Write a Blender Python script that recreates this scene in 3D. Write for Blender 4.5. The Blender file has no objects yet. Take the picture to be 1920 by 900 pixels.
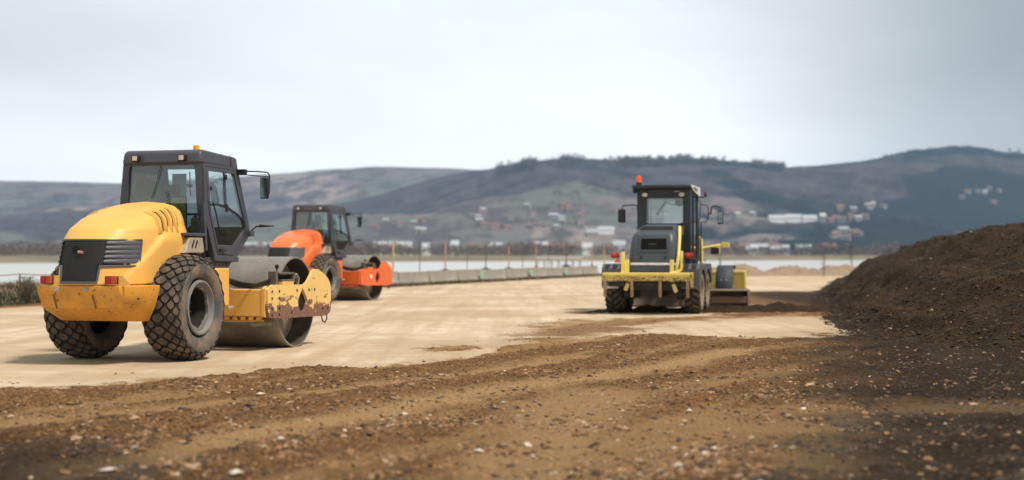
import bpy, math, random
import numpy as np
R = math.radians
random.seed(7); rng = np.random.default_rng(11)
sc = bpy.context.scene
COL = sc.collection
CAMH, FPX, HY = 1.55, 2816.0, 476.0

# ------------------------------------------------------------------ helpers
def lk(o, parent=None):
    COL.objects.link(o)
    if parent is not None: o.parent = parent
    return o

def tag(o, label=None, cat=None, group=None, kind=None):
    if label: o['label'] = label
    if cat: o['category'] = cat
    if group: o['group'] = group
    if kind: o['kind'] = kind
    return o

def empty(name, loc=(0, 0, 0), rz=0.0):
    o = bpy.data.objects.new(name, None); o.empty_display_size = .3
    o.location = loc; o.rotation_euler = (0, 0, rz)
    return lk(o)

def copy_tree(o, parent=None):
    c = o.copy(); lk(c, parent)
    for ch in list(o.children): copy_tree(ch, c)
    return c

def V(a): return np.array(a, float)

SPLIT = {'weld_seam', 'hinge', 'plate_bolt', 'latch', 'mount_slot', 'floor_bolt', 'frame_clamp', 'drain_slot', 'hood_catch', 'fender_step', 'ripper_link', 'handrail', 'hose_loop', 'exhaust_tip'}
class MB:
    def __init__(s): s.v = []; s.f = []; s.m = []
    def add(s, vs, fs, mi=0):
        b = len(s.v); s.v += [tuple(map(float, q)) for q in vs]
        s.f += [tuple(b + i for i in f) for f in fs]; s.m += [mi] * len(fs)
    def box(s, x0, x1, y0, y1, z0, z1, mi=0):
        s.add([(x0,y0,z0),(x1,y0,z0),(x1,y1,z0),(x0,y1,z0),(x0,y0,z1),(x1,y0,z1),(x1,y1,z1),(x0,y1,z1)],
              [(0,3,2,1),(4,5,6,7),(0,1,5,4),(1,2,6,5),(2,3,7,6),(3,0,4,7)], mi)
    def prism(s, poly, fn, w0, w1, mi=0):
        n = len(poly)
        vs = [fn(u, v, w0) for u, v in poly] + [fn(u, v, w1) for u, v in poly]
        s.add(vs, [tuple(range(n))[::-1], tuple(range(n, 2*n))] + [(i, (i+1) % n, n+(i+1) % n, n+i) for i in range(n)], mi)
    def ring(s, outer, inner, fn, w0, w1, mi=0):
        n = len(outer)
        vs = [fn(u, v, w) for w in (w0, w1) for P in (outer, inner) for u, v in P]
        fs = []
        for i in range(n):
            j = (i+1) % n
            fs += [(i, n+i, n+j, j), (2*n+i, 2*n+j, 3*n+j, 3*n+i), (i, j, 2*n+j, 2*n+i), (n+i, 3*n+i, 3*n+j, n+j)]
        s.add(vs, fs, mi)
    def tube(s, pts, r, n=8, mi=0, caps=True):
        pts = [V(p) for p in pts]; rs = r if hasattr(r, '__len__') else [r]*len(pts)
        up = None; rows = []
        for i, p in enumerate(pts):
            d = (pts[min(i+1, len(pts)-1)] - pts[max(i-1, 0)]); d = d/(np.linalg.norm(d)+1e-9)
            if up is None:
                a = V((0, 0, 1)) if abs(d[2]) < .9 else V((1, 0, 0)); up = a
            u = np.cross(d, up); u /= (np.linalg.norm(u)+1e-9); w = np.cross(u, d); up = w
            rows.append([p + rs[i]*(math.cos(2*math.pi*k/n)*u + math.sin(2*math.pi*k/n)*w) for k in range(n)])
        vs = [q for row in rows for q in row]; fs = []
        for i in range(len(pts)-1):
            for k in range(n):
                a, b = i*n+k, i*n+(k+1) % n; fs.append((a, b, b+n, a+n))
        if caps: fs += [tuple(range(n))[::-1], tuple(range((len(pts)-1)*n, len(pts)*n))]
        s.add(vs, fs, mi)
    def bar(s, p0, p1, w, d, side=(0, 1, 0), mi=0):   # w along side, d across
        p0, p1 = V(p0), V(p1); a = p1-p0; a /= np.linalg.norm(a)
        sd = V(side); sd = sd - a*sd.dot(a); sd /= np.linalg.norm(sd); t = np.cross(a, sd)
        vs = [p + sd*i*w/2 + t*j*d/2 for p in (p0, p1) for i, j in ((-1,-1),(1,-1),(1,1),(-1,1))]
        s.add(vs, [(0,3,2,1),(4,5,6,7),(0,1,5,4),(1,2,6,5),(2,3,7,6),(3,0,4,7)], mi)
    def lathe(s, prof, c, n=48, mi=0, axis='y', close=False):
        # prof: list of (along, radius)
        vs = []; m = len(prof)
        for k in range(n):
            a = 2*math.pi*k/n; ca, sa = math.cos(a), math.sin(a)
            for (t, r) in prof:
                if axis == 'y': vs.append((c[0]+r*ca, c[1]+t, c[2]+r*sa))
                elif axis == 'z': vs.append((c[0]+r*ca, c[1]+r*sa, c[2]+t))
                else: vs.append((c[0]+t, c[1]+r*ca, c[2]+r*sa))
        fs = []
        for k in range(n):
            k2 = (k+1) % n
            for i in range(m if close else m-1):
                j = (i+1) % m
                fs.append((k*m+i, k*m+j, k2*m+j, k2*m+i))
        s.add(vs, fs, mi)
    def disc(s, c, r, n=24, axis='y', mi=0):
        vs = []
        for k in range(n):
            a = 2*math.pi*k/n
            vs.append((c[0]+r*math.cos(a), c[1], c[2]+r*math.sin(a)) if axis == 'y' else ((c[0], c[1]+r*math.cos(a), c[2]+r*math.sin(a)) if axis == 'x' else (c[0]+r*math.cos(a), c[1]+r*math.sin(a), c[2])))
        s.add(vs, [tuple(range(n))], mi)
    def cyl(s, c, r, l, n=16, axis='y', mi=0):
        s.lathe([(-l/2, 0.0005), (-l/2, r), (l/2, r), (l/2, 0.0005)], c, n, mi, axis)
    def grid(s, fn, nu, nv, mi=0, closeu=False):
        vs = [fn(i/nu, j/nv) for i in range(nu+1) for j in range(nv+1)]
        s.add(vs, [(i*(nv+1)+j, (i+1)*(nv+1)+j, (i+1)*(nv+1)+j+1, i*(nv+1)+j+1) for i in range(nu) for j in range(nv)], mi)
    def build(s, name, mats, parent=None, bevel=0, smooth=False, ang=35, subsurf=0):
        if name in SPLIT:      # loose pieces become objects of their own
            par = list(range(len(s.v)))
            def find(a):
                while par[a] != a: par[a] = par[par[a]]; a = par[a]
                return a
            for f in s.f:
                for q in f[1:]: par[find(q)] = find(f[0])
            groups = {}
            for k, f in enumerate(s.f): groups.setdefault(find(f[0]), []).append(k)
            if len(groups) > 1:
                out = None
                for ks in groups.values():
                    q = MB(); used = sorted({i for k in ks for i in s.f[k]}); ix = {i: j for j, i in enumerate(used)}
                    q.v = [s.v[i] for i in used]; q.f = [tuple(ix[i] for i in s.f[k]) for k in ks]; q.m = [s.m[k] for k in ks]
                    out = q._build(name, mats, parent, bevel, smooth, ang, subsurf)
                return out
        return s._build(name, mats, parent, bevel, smooth, ang, subsurf)
    def _build(s, name, mats, parent=None, bevel=0, smooth=False, ang=35, subsurf=0):
        me = bpy.data.meshes.new(name); me.from_pydata(s.v, [], s.f)
        for mt in (mats if isinstance(mats, (list, tuple)) else [mats]): me.materials.append(mt)
        me.polygons.foreach_set('material_index', s.m)
        o = bpy.data.objects.new(name, me); lk(o, parent)
        fixn(me)
        if subsurf:
            md = o.modifiers.new('s', 'SUBSURF'); md.levels = md.render_levels = subsurf
        if bevel:
            md = o.modifiers.new('b', 'BEVEL'); md.width = bevel; md.segments = 2; md.limit_method = 'ANGLE'; md.angle_limit = R(40)
            md.harden_normals = False
        if smooth or bevel:
            me.polygons.foreach_set('use_smooth', [True]*len(me.polygons))
            try: me.set_sharp_from_angle(angle=R(ang))
            except Exception: pass
        return o

import bmesh
def fixn(me):
    bm = bmesh.new(); bm.from_mesh(me)
    bmesh.ops.recalc_face_normals(bm, faces=bm.faces[:]); bm.to_mesh(me); bm.free()

def np_mesh(name, vs, fs, mats, parent=None, smooth=False, attrs=None, mi=None):
    me = bpy.data.meshes.new(name)
    vs = np.asarray(vs, np.float32); fs = np.asarray(fs, np.int32); k = fs.shape[1]
    me.vertices.add(len(vs)); me.vertices.foreach_set('co', vs.ravel())
    me.loops.add(fs.size); me.loops.foreach_set('vertex_index', fs.ravel())
    me.polygons.add(len(fs)); me.polygons.foreach_set('loop_start', np.arange(0, fs.size, k, dtype=np.int32))
    try: me.polygons.foreach_set('loop_total', np.full(len(fs), k, np.int32))
    except Exception: pass
    for mt in mats: me.materials.append(mt)
    if mi is not None: me.polygons.foreach_set('material_index', np.asarray(mi, np.int32))
    me.polygons.foreach_set('use_smooth', np.full(len(fs), smooth))
    for n, a in (attrs or {}).items():
        at_ = me.attributes.new(n, 'FLOAT', 'POINT'); at_.data.foreach_set('value', np.asarray(a, np.float32).ravel())
    me.update(calc_edges=True); me.validate()
    o = bpy.data.objects.new(name, me); return lk(o, parent)

# ---- numpy value noise
_T = rng.random((256, 256))
def vn(x, y):
    xi = np.floor(x).astype(int); yi = np.floor(y).astype(int); fx = x-xi; fy = y-yi
    fx = fx*fx*(3-2*fx); fy = fy*fy*(3-2*fy)
    a = _T[xi & 255, yi & 255]; b = _T[(xi+1) & 255, yi & 255]; c = _T[xi & 255, (yi+1) & 255]; d = _T[(xi+1) & 255, (yi+1) & 255]
    return (a*(1-fx)+b*fx)*(1-fy) + (c*(1-fx)+d*fx)*fy
def fbm(x, y, o=4, g=.5):
    s = 0; a = 1; t = 0
    for i in range(o):
        s = s + a*vn(x*2**i+17.3*i, y*2**i+5.1*i); t += a; a *= g
    return s/t*2-1
def ss(a, b, x):
    t = np.clip((x-a)/(b-a), 0, 1); return t*t*(3-2*t)

# ------------------------------------------------------------------ materials
class NT:
    def __init__(s, name):
        s.m = bpy.data.materials.new(name); s.m.use_nodes = True; s.t = s.m.node_tree; s.t.nodes.clear()
        s.out = s.n('ShaderNodeOutputMaterial')
    def n(s, k, **kw):
        nd = s.t.nodes.new(k)
        for a, b in kw.items():
            if a.startswith('i_'):
                key = a[2:]; key = int(key) if key.isdigit() else key.replace('_', ' ')
                nd.inputs[key].default_value = b
            else: setattr(nd, a, b)
        return nd
    def l(s, a, b): s.t.links.new(a, b)
    def noise(s, vec, scale, detail=4, rough=.55, dist=0):
        nd = s.n('ShaderNodeTexNoise', i_Scale=scale, i_Detail=detail, i_Roughness=rough, i_Distortion=dist)
        s.l(vec, nd.inputs['Vector']); return nd.outputs['Fac']
    def ramp(s, fac, a, b, lo=0., hi=1.):
        nd = s.n('ShaderNodeMapRange', i_1=a, i_2=b, i_3=lo, i_4=hi); nd.clamp = True
        s.l(fac, nd.inputs[0]); return nd.outputs[0]
    def math(s, op, a, b=None):
        nd = s.n('ShaderNodeMath', operation=op)
        for i, q in enumerate((a, b)):
            if q is None: continue
            if isinstance(q, (int, float)): nd.inputs[i].default_value = q
            else: s.l(q, nd.inputs[i])
        return nd.outputs[0]
    def mix(s, fac, a, b):
        nd = s.n('ShaderNodeMix', data_type='RGBA')
        for i, q in ((0, fac), (6, a), (7, b)):
            if isinstance(q, (int, float)): nd.inputs[i].default_value = q
            elif isinstance(q, tuple): nd.inputs[i].default_value = (*q, 1) if len(q) == 3 else q
            else: s.l(q, nd.inputs[i])
        return nd.outputs[2]
    def bsdf(s, col, rough=.5, metal=0., normal=None, coat=0., spec=.5):
        b = s.n('ShaderNodeBsdfPrincipled')
        for key, q in (('Base Color', col), ('Roughness', rough), ('Metallic', metal), ('Coat Weight', coat), ('Specular IOR Level', spec)):
            if isinstance(q, (int, float)): b.inputs[key].default_value = q
            elif isinstance(q, tuple): b.inputs[key].default_value = (*q, 1)
            else: s.l(q, b.inputs[key])
        if normal is not None: s.l(normal, b.inputs['Normal'])
        return b.outputs[0]
    def bump(s, h, strength=.3, dist=.01):
        nd = s.n('ShaderNodeBump', i_Strength=strength, i_Distance=dist); s.l(h, nd.inputs['Height']); return nd.outputs[0]
    def obj(s): return s.n('ShaderNodeTexCoord').outputs['Object']
    def done(s, sh): s.l(sh, s.out.inputs[0]); return s.m

def paint(name, col, rough=.4, dirt=.35, dcol=(.17, .12, .075), dscale=3., coat=.0, metal=0., chips=0., rust=None, bump=.05):
    t = NT(name); P = t.obj()
    n1 = t.noise(P, dscale, 6, .62); n2 = t.noise(P, dscale*9, 5, .7)
    c = t.mix(t.ramp(t.noise(P, 1.3, 2), .35, .7), col, tuple(min(1, q*.88+.01) for q in col))
    d = t.math('MULTIPLY', t.ramp(n1, .42, .8), t.ramp(n2, .3, .75))
    d = t.math('MULTIPLY', d, dirt)
    c = t.mix(d, c, dcol)
    if chips:
        ch = t.ramp(t.noise(P, dscale*5, 8, .75, .6), .66-chips*.1, .69-chips*.1)
        c = t.mix(ch, c, (.07, .035, .022))
    rg = t.ramp(n1, .3, .8, rough, min(1, rough+.35*dirt+.05))
    if rust:   # worn to rust from a lower edge z0 up to z1
        sx = t.n('ShaderNodeSeparateXYZ'); t.l(P, sx.inputs[0])
        g = t.ramp(sx.outputs[2], rust[0], rust[1], .42, -.03)
        mp = t.n('ShaderNodeMapping'); mp.inputs['Scale'].default_value = (1, 1, 1.9); t.l(P, mp.inputs[0])
        nz = t.math('ADD', t.noise(mp.outputs[0], 3.6, 9, .68, .25), g)
        k = t.ramp(nz, .625, .645)
        mp2 = t.n('ShaderNodeMapping'); mp2.inputs['Scale'].default_value = (1, 1, 7); t.l(P, mp2.inputs[0])
        k2 = t.ramp(t.noise(mp2.outputs[0], 2.7, 6, .7, 1.2), .635, .655)
        rc = t.mix(t.ramp(t.noise(P, 22, 5), .35, .7), (.15, .07, .045), (.26, .14, .10))
        c = t.mix(k, c, rc); c = t.mix(k2, c, (.10, .05, .03))
        rg = t.mix(k, rg, (.85, .85, .85))
    nr = t.bump(t.math('ADD', n2, n1), bump, .02)
    return t.done(t.bsdf(c, rg, metal, nr, coat))

def simple(name, col, rough=.5, metal=0., var=.25, scale=8., bump=.1):
    t = NT(name); P = t.obj(); n = t.noise(P, scale, 5, .6)
    c = t.mix(t.ramp(n, .3, .7), tuple(q*(1-var) for q in col), tuple(min(1, q*(1+var)) for q in col))
    return t.done(t.bsdf(c, rough, metal, t.bump(n, bump, .01)))

def glass_mat(name, tint=(.80, .90, .90), refl=1.0):
    t = NT(name)
    tr = t.n('ShaderNodeBsdfTransparent'); tr.inputs[0].default_value = (*tint, 1)
    gl = t.n('ShaderNodeBsdfGlossy'); gl.inputs['Roughness'].default_value = .03; gl.inputs[0].default_value = (.95, 1, 1, 1)
    df = t.n('ShaderNodeBsdfDiffuse'); df.inputs[0].default_value = (.42, .42, .38, 1)
    fr = t.n('ShaderNodeFresnel', i_IOR=1.5)
    m1 = t.n('ShaderNodeMixShader'); t.l(t.math('MULTIPLY', fr.outputs[0], 2.6*refl), m1.inputs[0]); t.l(tr.outputs[0], m1.inputs[1]); t.l(gl.outputs[0], m1.inputs[2])
    m2 = t.n('ShaderNodeMixShader'); t.l(t.ramp(t.noise(t.obj(), 5, 5, .7), .35, .8, .01, .07), m2.inputs[0]); t.l(m1.outputs[0], m2.inputs[1]); t.l(df.outputs[0], m2.inputs[2])
    return t.done(m2.outputs[0])

YEL = paint('yellow_paint', (.87, .465, .095), .46, .45, (.42, .27, .12), 2.2, coat=.06)
YELW = paint('worn_yellow_paint', (.76, .35, .04), .5, .95, (.17, .095, .04), 2.6, chips=.6)
YELR = paint('rusty_yellow_paint', (.84, .56, .19), .5, .4, (.3, .2, .1), 3, rust=(.42, .93))
ORA = paint('orange_paint', (.88, .17, .03), .35, .3, (.3, .16, .08), 2.2, coat=.25)
ORAW = paint('worn_orange_paint', (.85, .15, .03), .5, .5, (.25, .13, .08), 2.6, chips=.1)
LEM = paint('lemon_paint', (.88, .69, .16), .45, .6, (.28, .2, .09), 3, chips=.2)
LEMW = paint('worn_lemon_paint', (.62, .46, .11), .65, .9, (.16, .09, .045), 4, chips=1.5)
CABG = paint('cab_grey_paint', (.062, .065, .082), .4, .45, (.14, .13, .12), 3)
CABD = paint('grader_dark_paint', (.010, .016, .021), .4, .35, (.06, .055, .05), 3)
GHOOD = paint('grader_hood_paint', (.058, .072, .086), .42, .3, (.13, .12, .11), 2.5)
GFEND = paint('grader_fender_paint', (.085, .092, .107), .6, .85, (.2, .165, .13), 4)
GRILLE = paint('grille_grey_plastic', (.085, .095, .115), .42, .3, (.12, .11, .1), 4)
BLK = simple('black_plastic', (.012, .012, .013), .5)
VOID = simple('deep_black', (.004, .004, .004), .9)
RUB = simple('rubber_groove', (.022, .020, .018), .85, 0, .4, 14)
STEELG = simple('drum_inner_steel', (.10, .085, .07), .55, .2, .4, 5, .2)
DARKM = simple('greasy_dark_metal', (.03, .027, .024), .6, .3, .5, 9, .3)
GALV = simple('galvanised_metal', (.42, .44, .45), .5, .5)
RUSTY = simple('rusty_steel', (.21, .115, .06), .8, 0, .45, 12, .3)
BEIGEM = simple('beige_primer_metal', (.42, .35, .26), .6, 0, .25, 6)
SEATM = simple('seat_fabric', (.07, .07, .068), .9)
HIVIS = simple('hi_vis_cloth', (.36, .37, .13), .9)
BLUEG = simple('teal_pale_pane', (.22, .36, .37), .35, 0, .08, 3)
WHT = simple('white_paint', (.75, .76, .74), .5)
MIRR = simple('mirror_glass', (.12, .16, .15), .08, .9, .5, 9, 0)
GLASS = glass_mat('cab_glass')
REDL = simple('red_lamp_lens', (.34, .010, .008), .3)
ORL = simple('orange_lamp_lens', (.48, .06, .010), .3)
AMB = simple('amber_beacon_lens', (1., .36, .01), .2, 0, .05)
LENS = simple('clear_lamp_lens', (.62, .55, .45), .2)
WHEELG = paint('wheel_grey_paint', (.20, .20, .20), .5, .8, (.25, .17, .11), 7)
WHEELB = paint('dusty_tan_wheel', (.42, .33, .19), .6, .6, (.25, .17, .11), 7)

def lugmat():
    t = NT('dusty_lug_rubber'); P = t.obj(); n = t.noise(P, 5, 6, .65); n2 = t.noise(P, 30, 5, .7)
    c = t.mix(t.ramp(n, .4, .68), (.050, .043, .036), (.185, .135, .09)); c = t.mix(t.ramp(n2, .5, .8, 0, .6), c, (.03, .028, .026))
    return t.done(t.bsdf(c, .88, 0, t.bump(n2, .4, .01)))
LUG = lugmat()
def wallmat():
    t = NT('dusty_sidewall_rubber'); P = t.obj(); n = t.noise(P, 3.2, 6, .6, .5); n2 = t.noise(P, 26, 5, .7)
    c = t.mix(t.ramp(n, .42, .6), (.20, .145, .10), (.075, .075, .082)); c = t.mix(t.ramp(n2, .5, .75, 0, .4), c, (.05, .04, .034))
    return t.done(t.bsdf(c, .9, 0, t.bump(n2, .3, .008)))
WALL = wallmat()
def drummat():
    t = NT('rolled_drum_steel'); P = t.obj(); n = t.noise(P, 2.3, 7, .65); n2 = t.noise(P, 40, 4, .7); n3 = t.noise(P, 6, 3)
    c = t.mix(t.ramp(n, .35, .7), (.40, .365, .32), (.26, .23, .195)); c = t.mix(t.ramp(n2, .62, .72, 0, .7), c, (.12, .09, .07))
    c = t.mix(t.ramp(n3, .6, .75, 0, .4), c, (.42, .38, .32))
    return t.done(t.bsdf(c, t.ramp(n, .3, .7, .38, .62), .6, t.bump(n2, .12, .01)))
DRUM = drummat()

# ------------------------------------------------------------------ camera / world / sun
cam = bpy.data.cameras.new('camera'); co = bpy.data.objects.new('camera', cam); COL.objects.link(co); sc.camera = co
co.location = (0, 0, CAMH); co.rotation_euler = (R(90), 0, 0)
cam.sensor_width = 36; cam.lens = 36*FPX/1920; cam.shift_y = (HY-450)/1920; cam.clip_start = .1; cam.clip_end = 20000
cam.dof.use_dof = True; cam.dof.focus_distance = 22.5; cam.dof.aperture_fstop = .92

SUN_EL, SUN_AZ = 57, 122       # azimuth clockwise from +Y (camera looks +Y): from the right, a little behind the camera
w = bpy.data.worlds.new('World'); sc.world = w; w.use_nodes = True
nt = w.node_tree; nt.nodes.clear()
def wn(k, **kw):
    nd = nt.nodes.new(k)
    for a, b in kw.items(): setattr(nd, a, b)
    return nd
wo = wn('ShaderNodeOutputWorld'); bg = wn('ShaderNodeBackground'); bg.inputs[1].default_value = .1
sky = wn('ShaderNodeTexSky', sky_type='NISHITA', sun_disc=False, sun_elevation=R(SUN_EL), sun_rotation=R(SUN_AZ), air_density=1.5, dust_density=4.0, ozone_density=1.2)
tc = wn('ShaderNodeTexCoord'); sx = wn('ShaderNodeSeparateXYZ'); nt.links.new(tc.outputs['Generated'], sx.inputs[0])
def mr(src, a, b, lo, hi, interp='SMOOTHSTEP'):
    nd = wn('ShaderNodeMapRange', interpolation_type=interp); nd.clamp = True
    for i, q in enumerate((a, b, lo, hi)): nd.inputs[i+1].default_value = q
    nt.links.new(src, nd.inputs[0]); return nd.outputs[0]
def mm(op, a, b):
    nd = wn('ShaderNodeMath', operation=op)
    for i, q in enumerate((a, b)):
        if isinstance(q, (int, float)): nd.inputs[i].default_value = q
        else: nt.links.new(q, nd.inputs[i])
    return nd.outputs[0]
# overcast: bright low band, a heavier grey bank to the right, soft unevenness
el = mm('MULTIPLY', mr(sx.outputs[2], .0, .15, 1.42, .86), mr(sx.outputs[2], .17, .75, 1.0, .62))
bank = mr(sx.outputs[0], .08, .36, 0.0, 1.0)
lft = mr(sx.outputs[0], -.05, -.42, 0.0, 1.0)
nz = wn('ShaderNodeTexNoise'); nz.inputs['Scale'].default_value = 3.0; nz.inputs['Detail'].default_value = 5
mpn = wn('ShaderNodeMapping'); mpn.inputs['Scale'].default_value = (1, 1, 3.5); nt.links.new(tc.outputs['Generated'], mpn.inputs[0]); nt.links.new(mpn.outputs[0], nz.inputs['Vector'])
nf = mr(nz.outputs['Fac'], .3, .7, .90, 1.07)
lum = mm('MULTIPLY', mm('MULTIPLY', el, nf), mm('SUBTRACT', mm('SUBTRACT', 1.0, mm('MULTIPLY', bank, .60)), mm('MULTIPLY', lft, .22)))
tint = wn('ShaderNodeMix', data_type='RGBA'); nt.links.new(mm('MAXIMUM', bank, mr(sx.outputs[2], .0, .17, 0, .55)), tint.inputs[0])
tint.inputs[6].default_value = (10.0, 10.0, 9.8, 1); tint.inputs[7].default_value = (8.2, 9.2, 9.7, 1)
sc_ = wn('ShaderNodeVectorMath', operation='SCALE'); nt.links.new(tint.outputs[2], sc_.inputs[0]); nt.links.new(lum, sc_.inputs['Scale'])
mx = wn('ShaderNodeMix', data_type='RGBA'); mx.inputs[0].default_value = .9
nt.links.new(sky.outputs[0], mx.inputs[6]); nt.links.new(sc_.outputs[0], mx.inputs[7])
nt.links.new(mx.outputs[2], bg.inputs[0]); nt.links.new(bg.outputs[0], wo.inputs[0])

ld = bpy.data.lights.new('sun', 'SUN'); ld.energy = 3.2; ld.angle = R(10); ld.color = (1, .92, .80)
lo = bpy.data.objects.new('sun', ld); COL.objects.link(lo)
lo.rotation_euler = (R(90-SUN_EL), 0, math.pi - R(SUN_AZ))   # lamp shines along -Z
lo.location = (10, -30, 40)

sc.view_settings.view_transform = 'Standard'; sc.view_settings.look = 'None'; sc.view_settings.gamma = 1
sc.view_settings.exposure = .43; sc.view_settings.use_curve_mapping = False
sc.cycles.use_denoising = True; sc.cycles.max_bounces = 8; sc.cycles.transparent_max_bounces = 12
sc.cycles.volume_bounces = 1; sc.cycles.sample_clamp_indirect = 6
# ================================================================== ENVIRONMENT
def P2(px, py, Y):   # a measured point of the photo at distance Y -> world
    return ((px-960)/FPX*Y, Y, CAMH + (HY-py)/FPX*Y)

EX, EY = np.array([-40, -9, -5.9, -3.5, -.62, 0.0, 2.75, 5.1, 6.5, 12, 60.]), np.array([-6, 15.4, 17.3, 19.0, 21.8, 25.6, 28.4, 27.6, 27.2, 27, 27.])
def polydist(x, y, pts):
    d = np.full(x.shape, 1e9)
    for (ax, ay), (bx, by) in zip(pts[:-1], pts[1:]):
        t = np.clip(((x-ax)*(bx-ax)+(y-ay)*(by-ay))/((bx-ax)**2+(by-ay)**2), 0, 1)
        d = np.minimum(d, np.hypot(x-ax-t*(bx-ax), y-ay-t*(by-ay)))
    return d
TR_A = [(-5.5, 6.5), (-2.99, 11.08), (-1.9, 13.5), (.25, 17.9), (2.1, 20.6), (3.6, 24)]
TR_B = [(-8, 9), (-4.7, 13.7), (-2.65, 16.2), (-.4, 19.4), (1.0, 22.5)]
TR_C = [(-.8, 7), (0.05, 10.3), (.5, 14.4), (.9, 17)]
TR_D = [(2.0, 8.5), (2.4, 11.8), (3.4, 14.3), (5.3, 15.4), (9, 16)]
def edge_d(x, y):      # distance beyond the edge of the work pad
    d1 = (x+15)*-.947 + (y-44)*.32
    return np.maximum(d1, y-107)
def shore(x): return 720+.75*x
def masks(x, y):
    x = np.asarray(x, float); y = np.asarray(y, float)
    near = (y < 140) & (np.abs(x) < 60)
    n = fbm(x*.9, y*.9, 4); n2 = fbm(x*3.1+7, y*3.1, 3)
    yb = np.interp(x, EX, EY)
    loose = ss(-.75, .5, (yb-y)+1.0*n+.6*n2)
    # spilled material: windrow under the grader, tail of the heap, a small patch, dusting
    sp = ss(1.5, .2, polydist(x, y, [(2.0, 39.6), (5, 40.2), (7.5, 41), (9.0, 42)])+.9*n)
    tail = ss(.0, .9, (x-.145*y+.35)+1.1*n)*ss(35.5, 38.5, y+1.5*n+.6*n2)*ss(66, 58, y+3*n)
    tail2 = ss(-.3, .9, x-(7.6-.11*(y-26))+.8*n)*ss(29.6, 28.6, y-.10*(x-5)+.8*n2)
    patch = ss(.75, .2, np.hypot((x+.95)/.8, (y-24.6)/1.5)+.45*n2+.2*n)
    spk = .75*ss(.10, .45, fbm(x*.55+31, y*.4, 4)+.25*n2)*ss(-6.5, -.5, yb-y)*ss(-2.5, 1.5, x)
    thin = ss(1.6, .3, polydist(x, y, [(.9, 27), (1.4, 32), (3, 35.5), (5, 36.5)])/1.1+1.2*n)*.6
    edge = ss(-1.6, -.3, edge_d(x, y)+.5*n)*ss(1.6, .4, edge_d(x, y))
    loose = np.maximum.reduce([loose, sp*.95, tail, tail2, patch*.9, thin, spk, edge*.75])
    tr = np.maximum.reduce([ss(.62, .15, polydist(x, y, TR_A)+.22*n2), ss(.42, .1, polydist(x, y, TR_B)+.2*n2)*.8,
                            ss(.9, .2, polydist(x, y, TR_C)+.4*n)*.8, ss(.8, .1, polydist(x, y, TR_D)+.5*n)*.75,
                            ss(.3, .05, polydist(x, y, [(p[0]+1.9, p[1]) for p in TR_A])+.2*n2)*.45])
    vignette_spill = np.clip(ss(.115, .29, x/np.maximum(y, 6)+.05*n)*ss(33, 27, y)*(y > 0) + .8*ss(-.14, -.33, x/np.maximum(y, 6)+.05*n)*ss(14.5, 11.0, y) + .9*tail*ss(7.8, 9.5, x) + .15*ss(12.5, 10, y+n), 0, 1)  # vignette darkening of the lower corners painted into the soil, plus dark heap spill
    vignette_spill = vignette_spill*(1-.35*ss(.5, 0, np.abs(y-15.3+.5*n)-.5))
    loose = np.where(near, loose, 0); u_ = .89*x-.45*y; v_ = .45*x+.89*y; tr = np.maximum(tr, .6*ss(.16, .42, fbm(u_*1.5+3, v_*.16, 3)+.15*n2)*ss(9, 7, x)); tr = np.where(near, tr, 0); vignette_spill = np.where(near, vignette_spill, 0)
    return loose, tr, vignette_spill, n, n2
def ground_h(x, y, fine=True):
    loose, tr, vignette_spill, n, n2 = masks(x, y)
    z = .010*n*(np.abs(edge_d(x, y)) < 200)
    z = z + loose*(1-tr)*(.014+.030*n+.022*n2) + loose*tr*(-.012+.012*n2)
    pa = ss(.34, .22, polydist(x, y, TR_A))*(y < 40); vv = .45*x+.89*y; z = z + loose*pa*.016*np.sin(vv*2*np.pi/.21+6*np.abs(polydist(x, y, TR_A)))
    yb = np.interp(x, EX, EY); z = z + .02*ss(.6, .0, np.abs(yb-y-.3))*loose*(1-tr)*(y < 40)
    u_ = .89*x-.45*y; v_ = .45*x+.89*y; rut = fbm(u_*2.4, v_*.22, 3); z = z + loose*.035*rut*(y < 40)
    if fine:
        fn = fbm(x*13, y*13, 3, .7); z = z + loose*(.014+.024*(1-tr))*fn*(y < 45)
    # bank, basin, far shore, plain
    d = edge_d(x, y)
    up = ss(.6, 2.5, d)*ss(9, 4, d)*ss(60, 50, y)*(.42+.25*fbm(x*.8, y*.8, 3))
    z = z + up
    z = z - 3.0*ss(5, 15, d)*ss(shore(x)+12, shore(x)-6, y)
    z = z + np.where(y > 500, ss(shore(x), shore(x)+40, y)*(.1+.5*fbm(x/60, y/60, 3)), 0)
    return z

def axis_pts(lo, a, b, hi, step, g):
    m = list(np.arange(a, b, step)); r = [m[-1]]; s = step
    while r[-1] < hi: s = min(s*g, 400); r.append(r[-1]+s)
    l = [m[0]]; s = step
    while l[-1] > lo: s = min(s*g, 400); l.append(l[-1]-s)
    return np.array(l[::-1][:-1]+m+r[1:])
gx = axis_pts(-7000, -7.4, 8.8, 7000, .034, 1.045); gy = axis_pts(-400, 9.4, 25.5, 9000, .036, 1.02)
GX, GY = np.meshgrid(gx, gy, indexing='ij')
GZ = ground_h(GX, GY); LO, TRK, VIG, _, _ = masks(GX, GY)
def grid_faces(nx, ny):
    i = np.arange(nx-1)[:, None]*ny + np.arange(ny-1)[None, :]
    return np.stack([i, i+ny, i+ny+1, i+1], -1).reshape(-1, 4)

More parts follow.
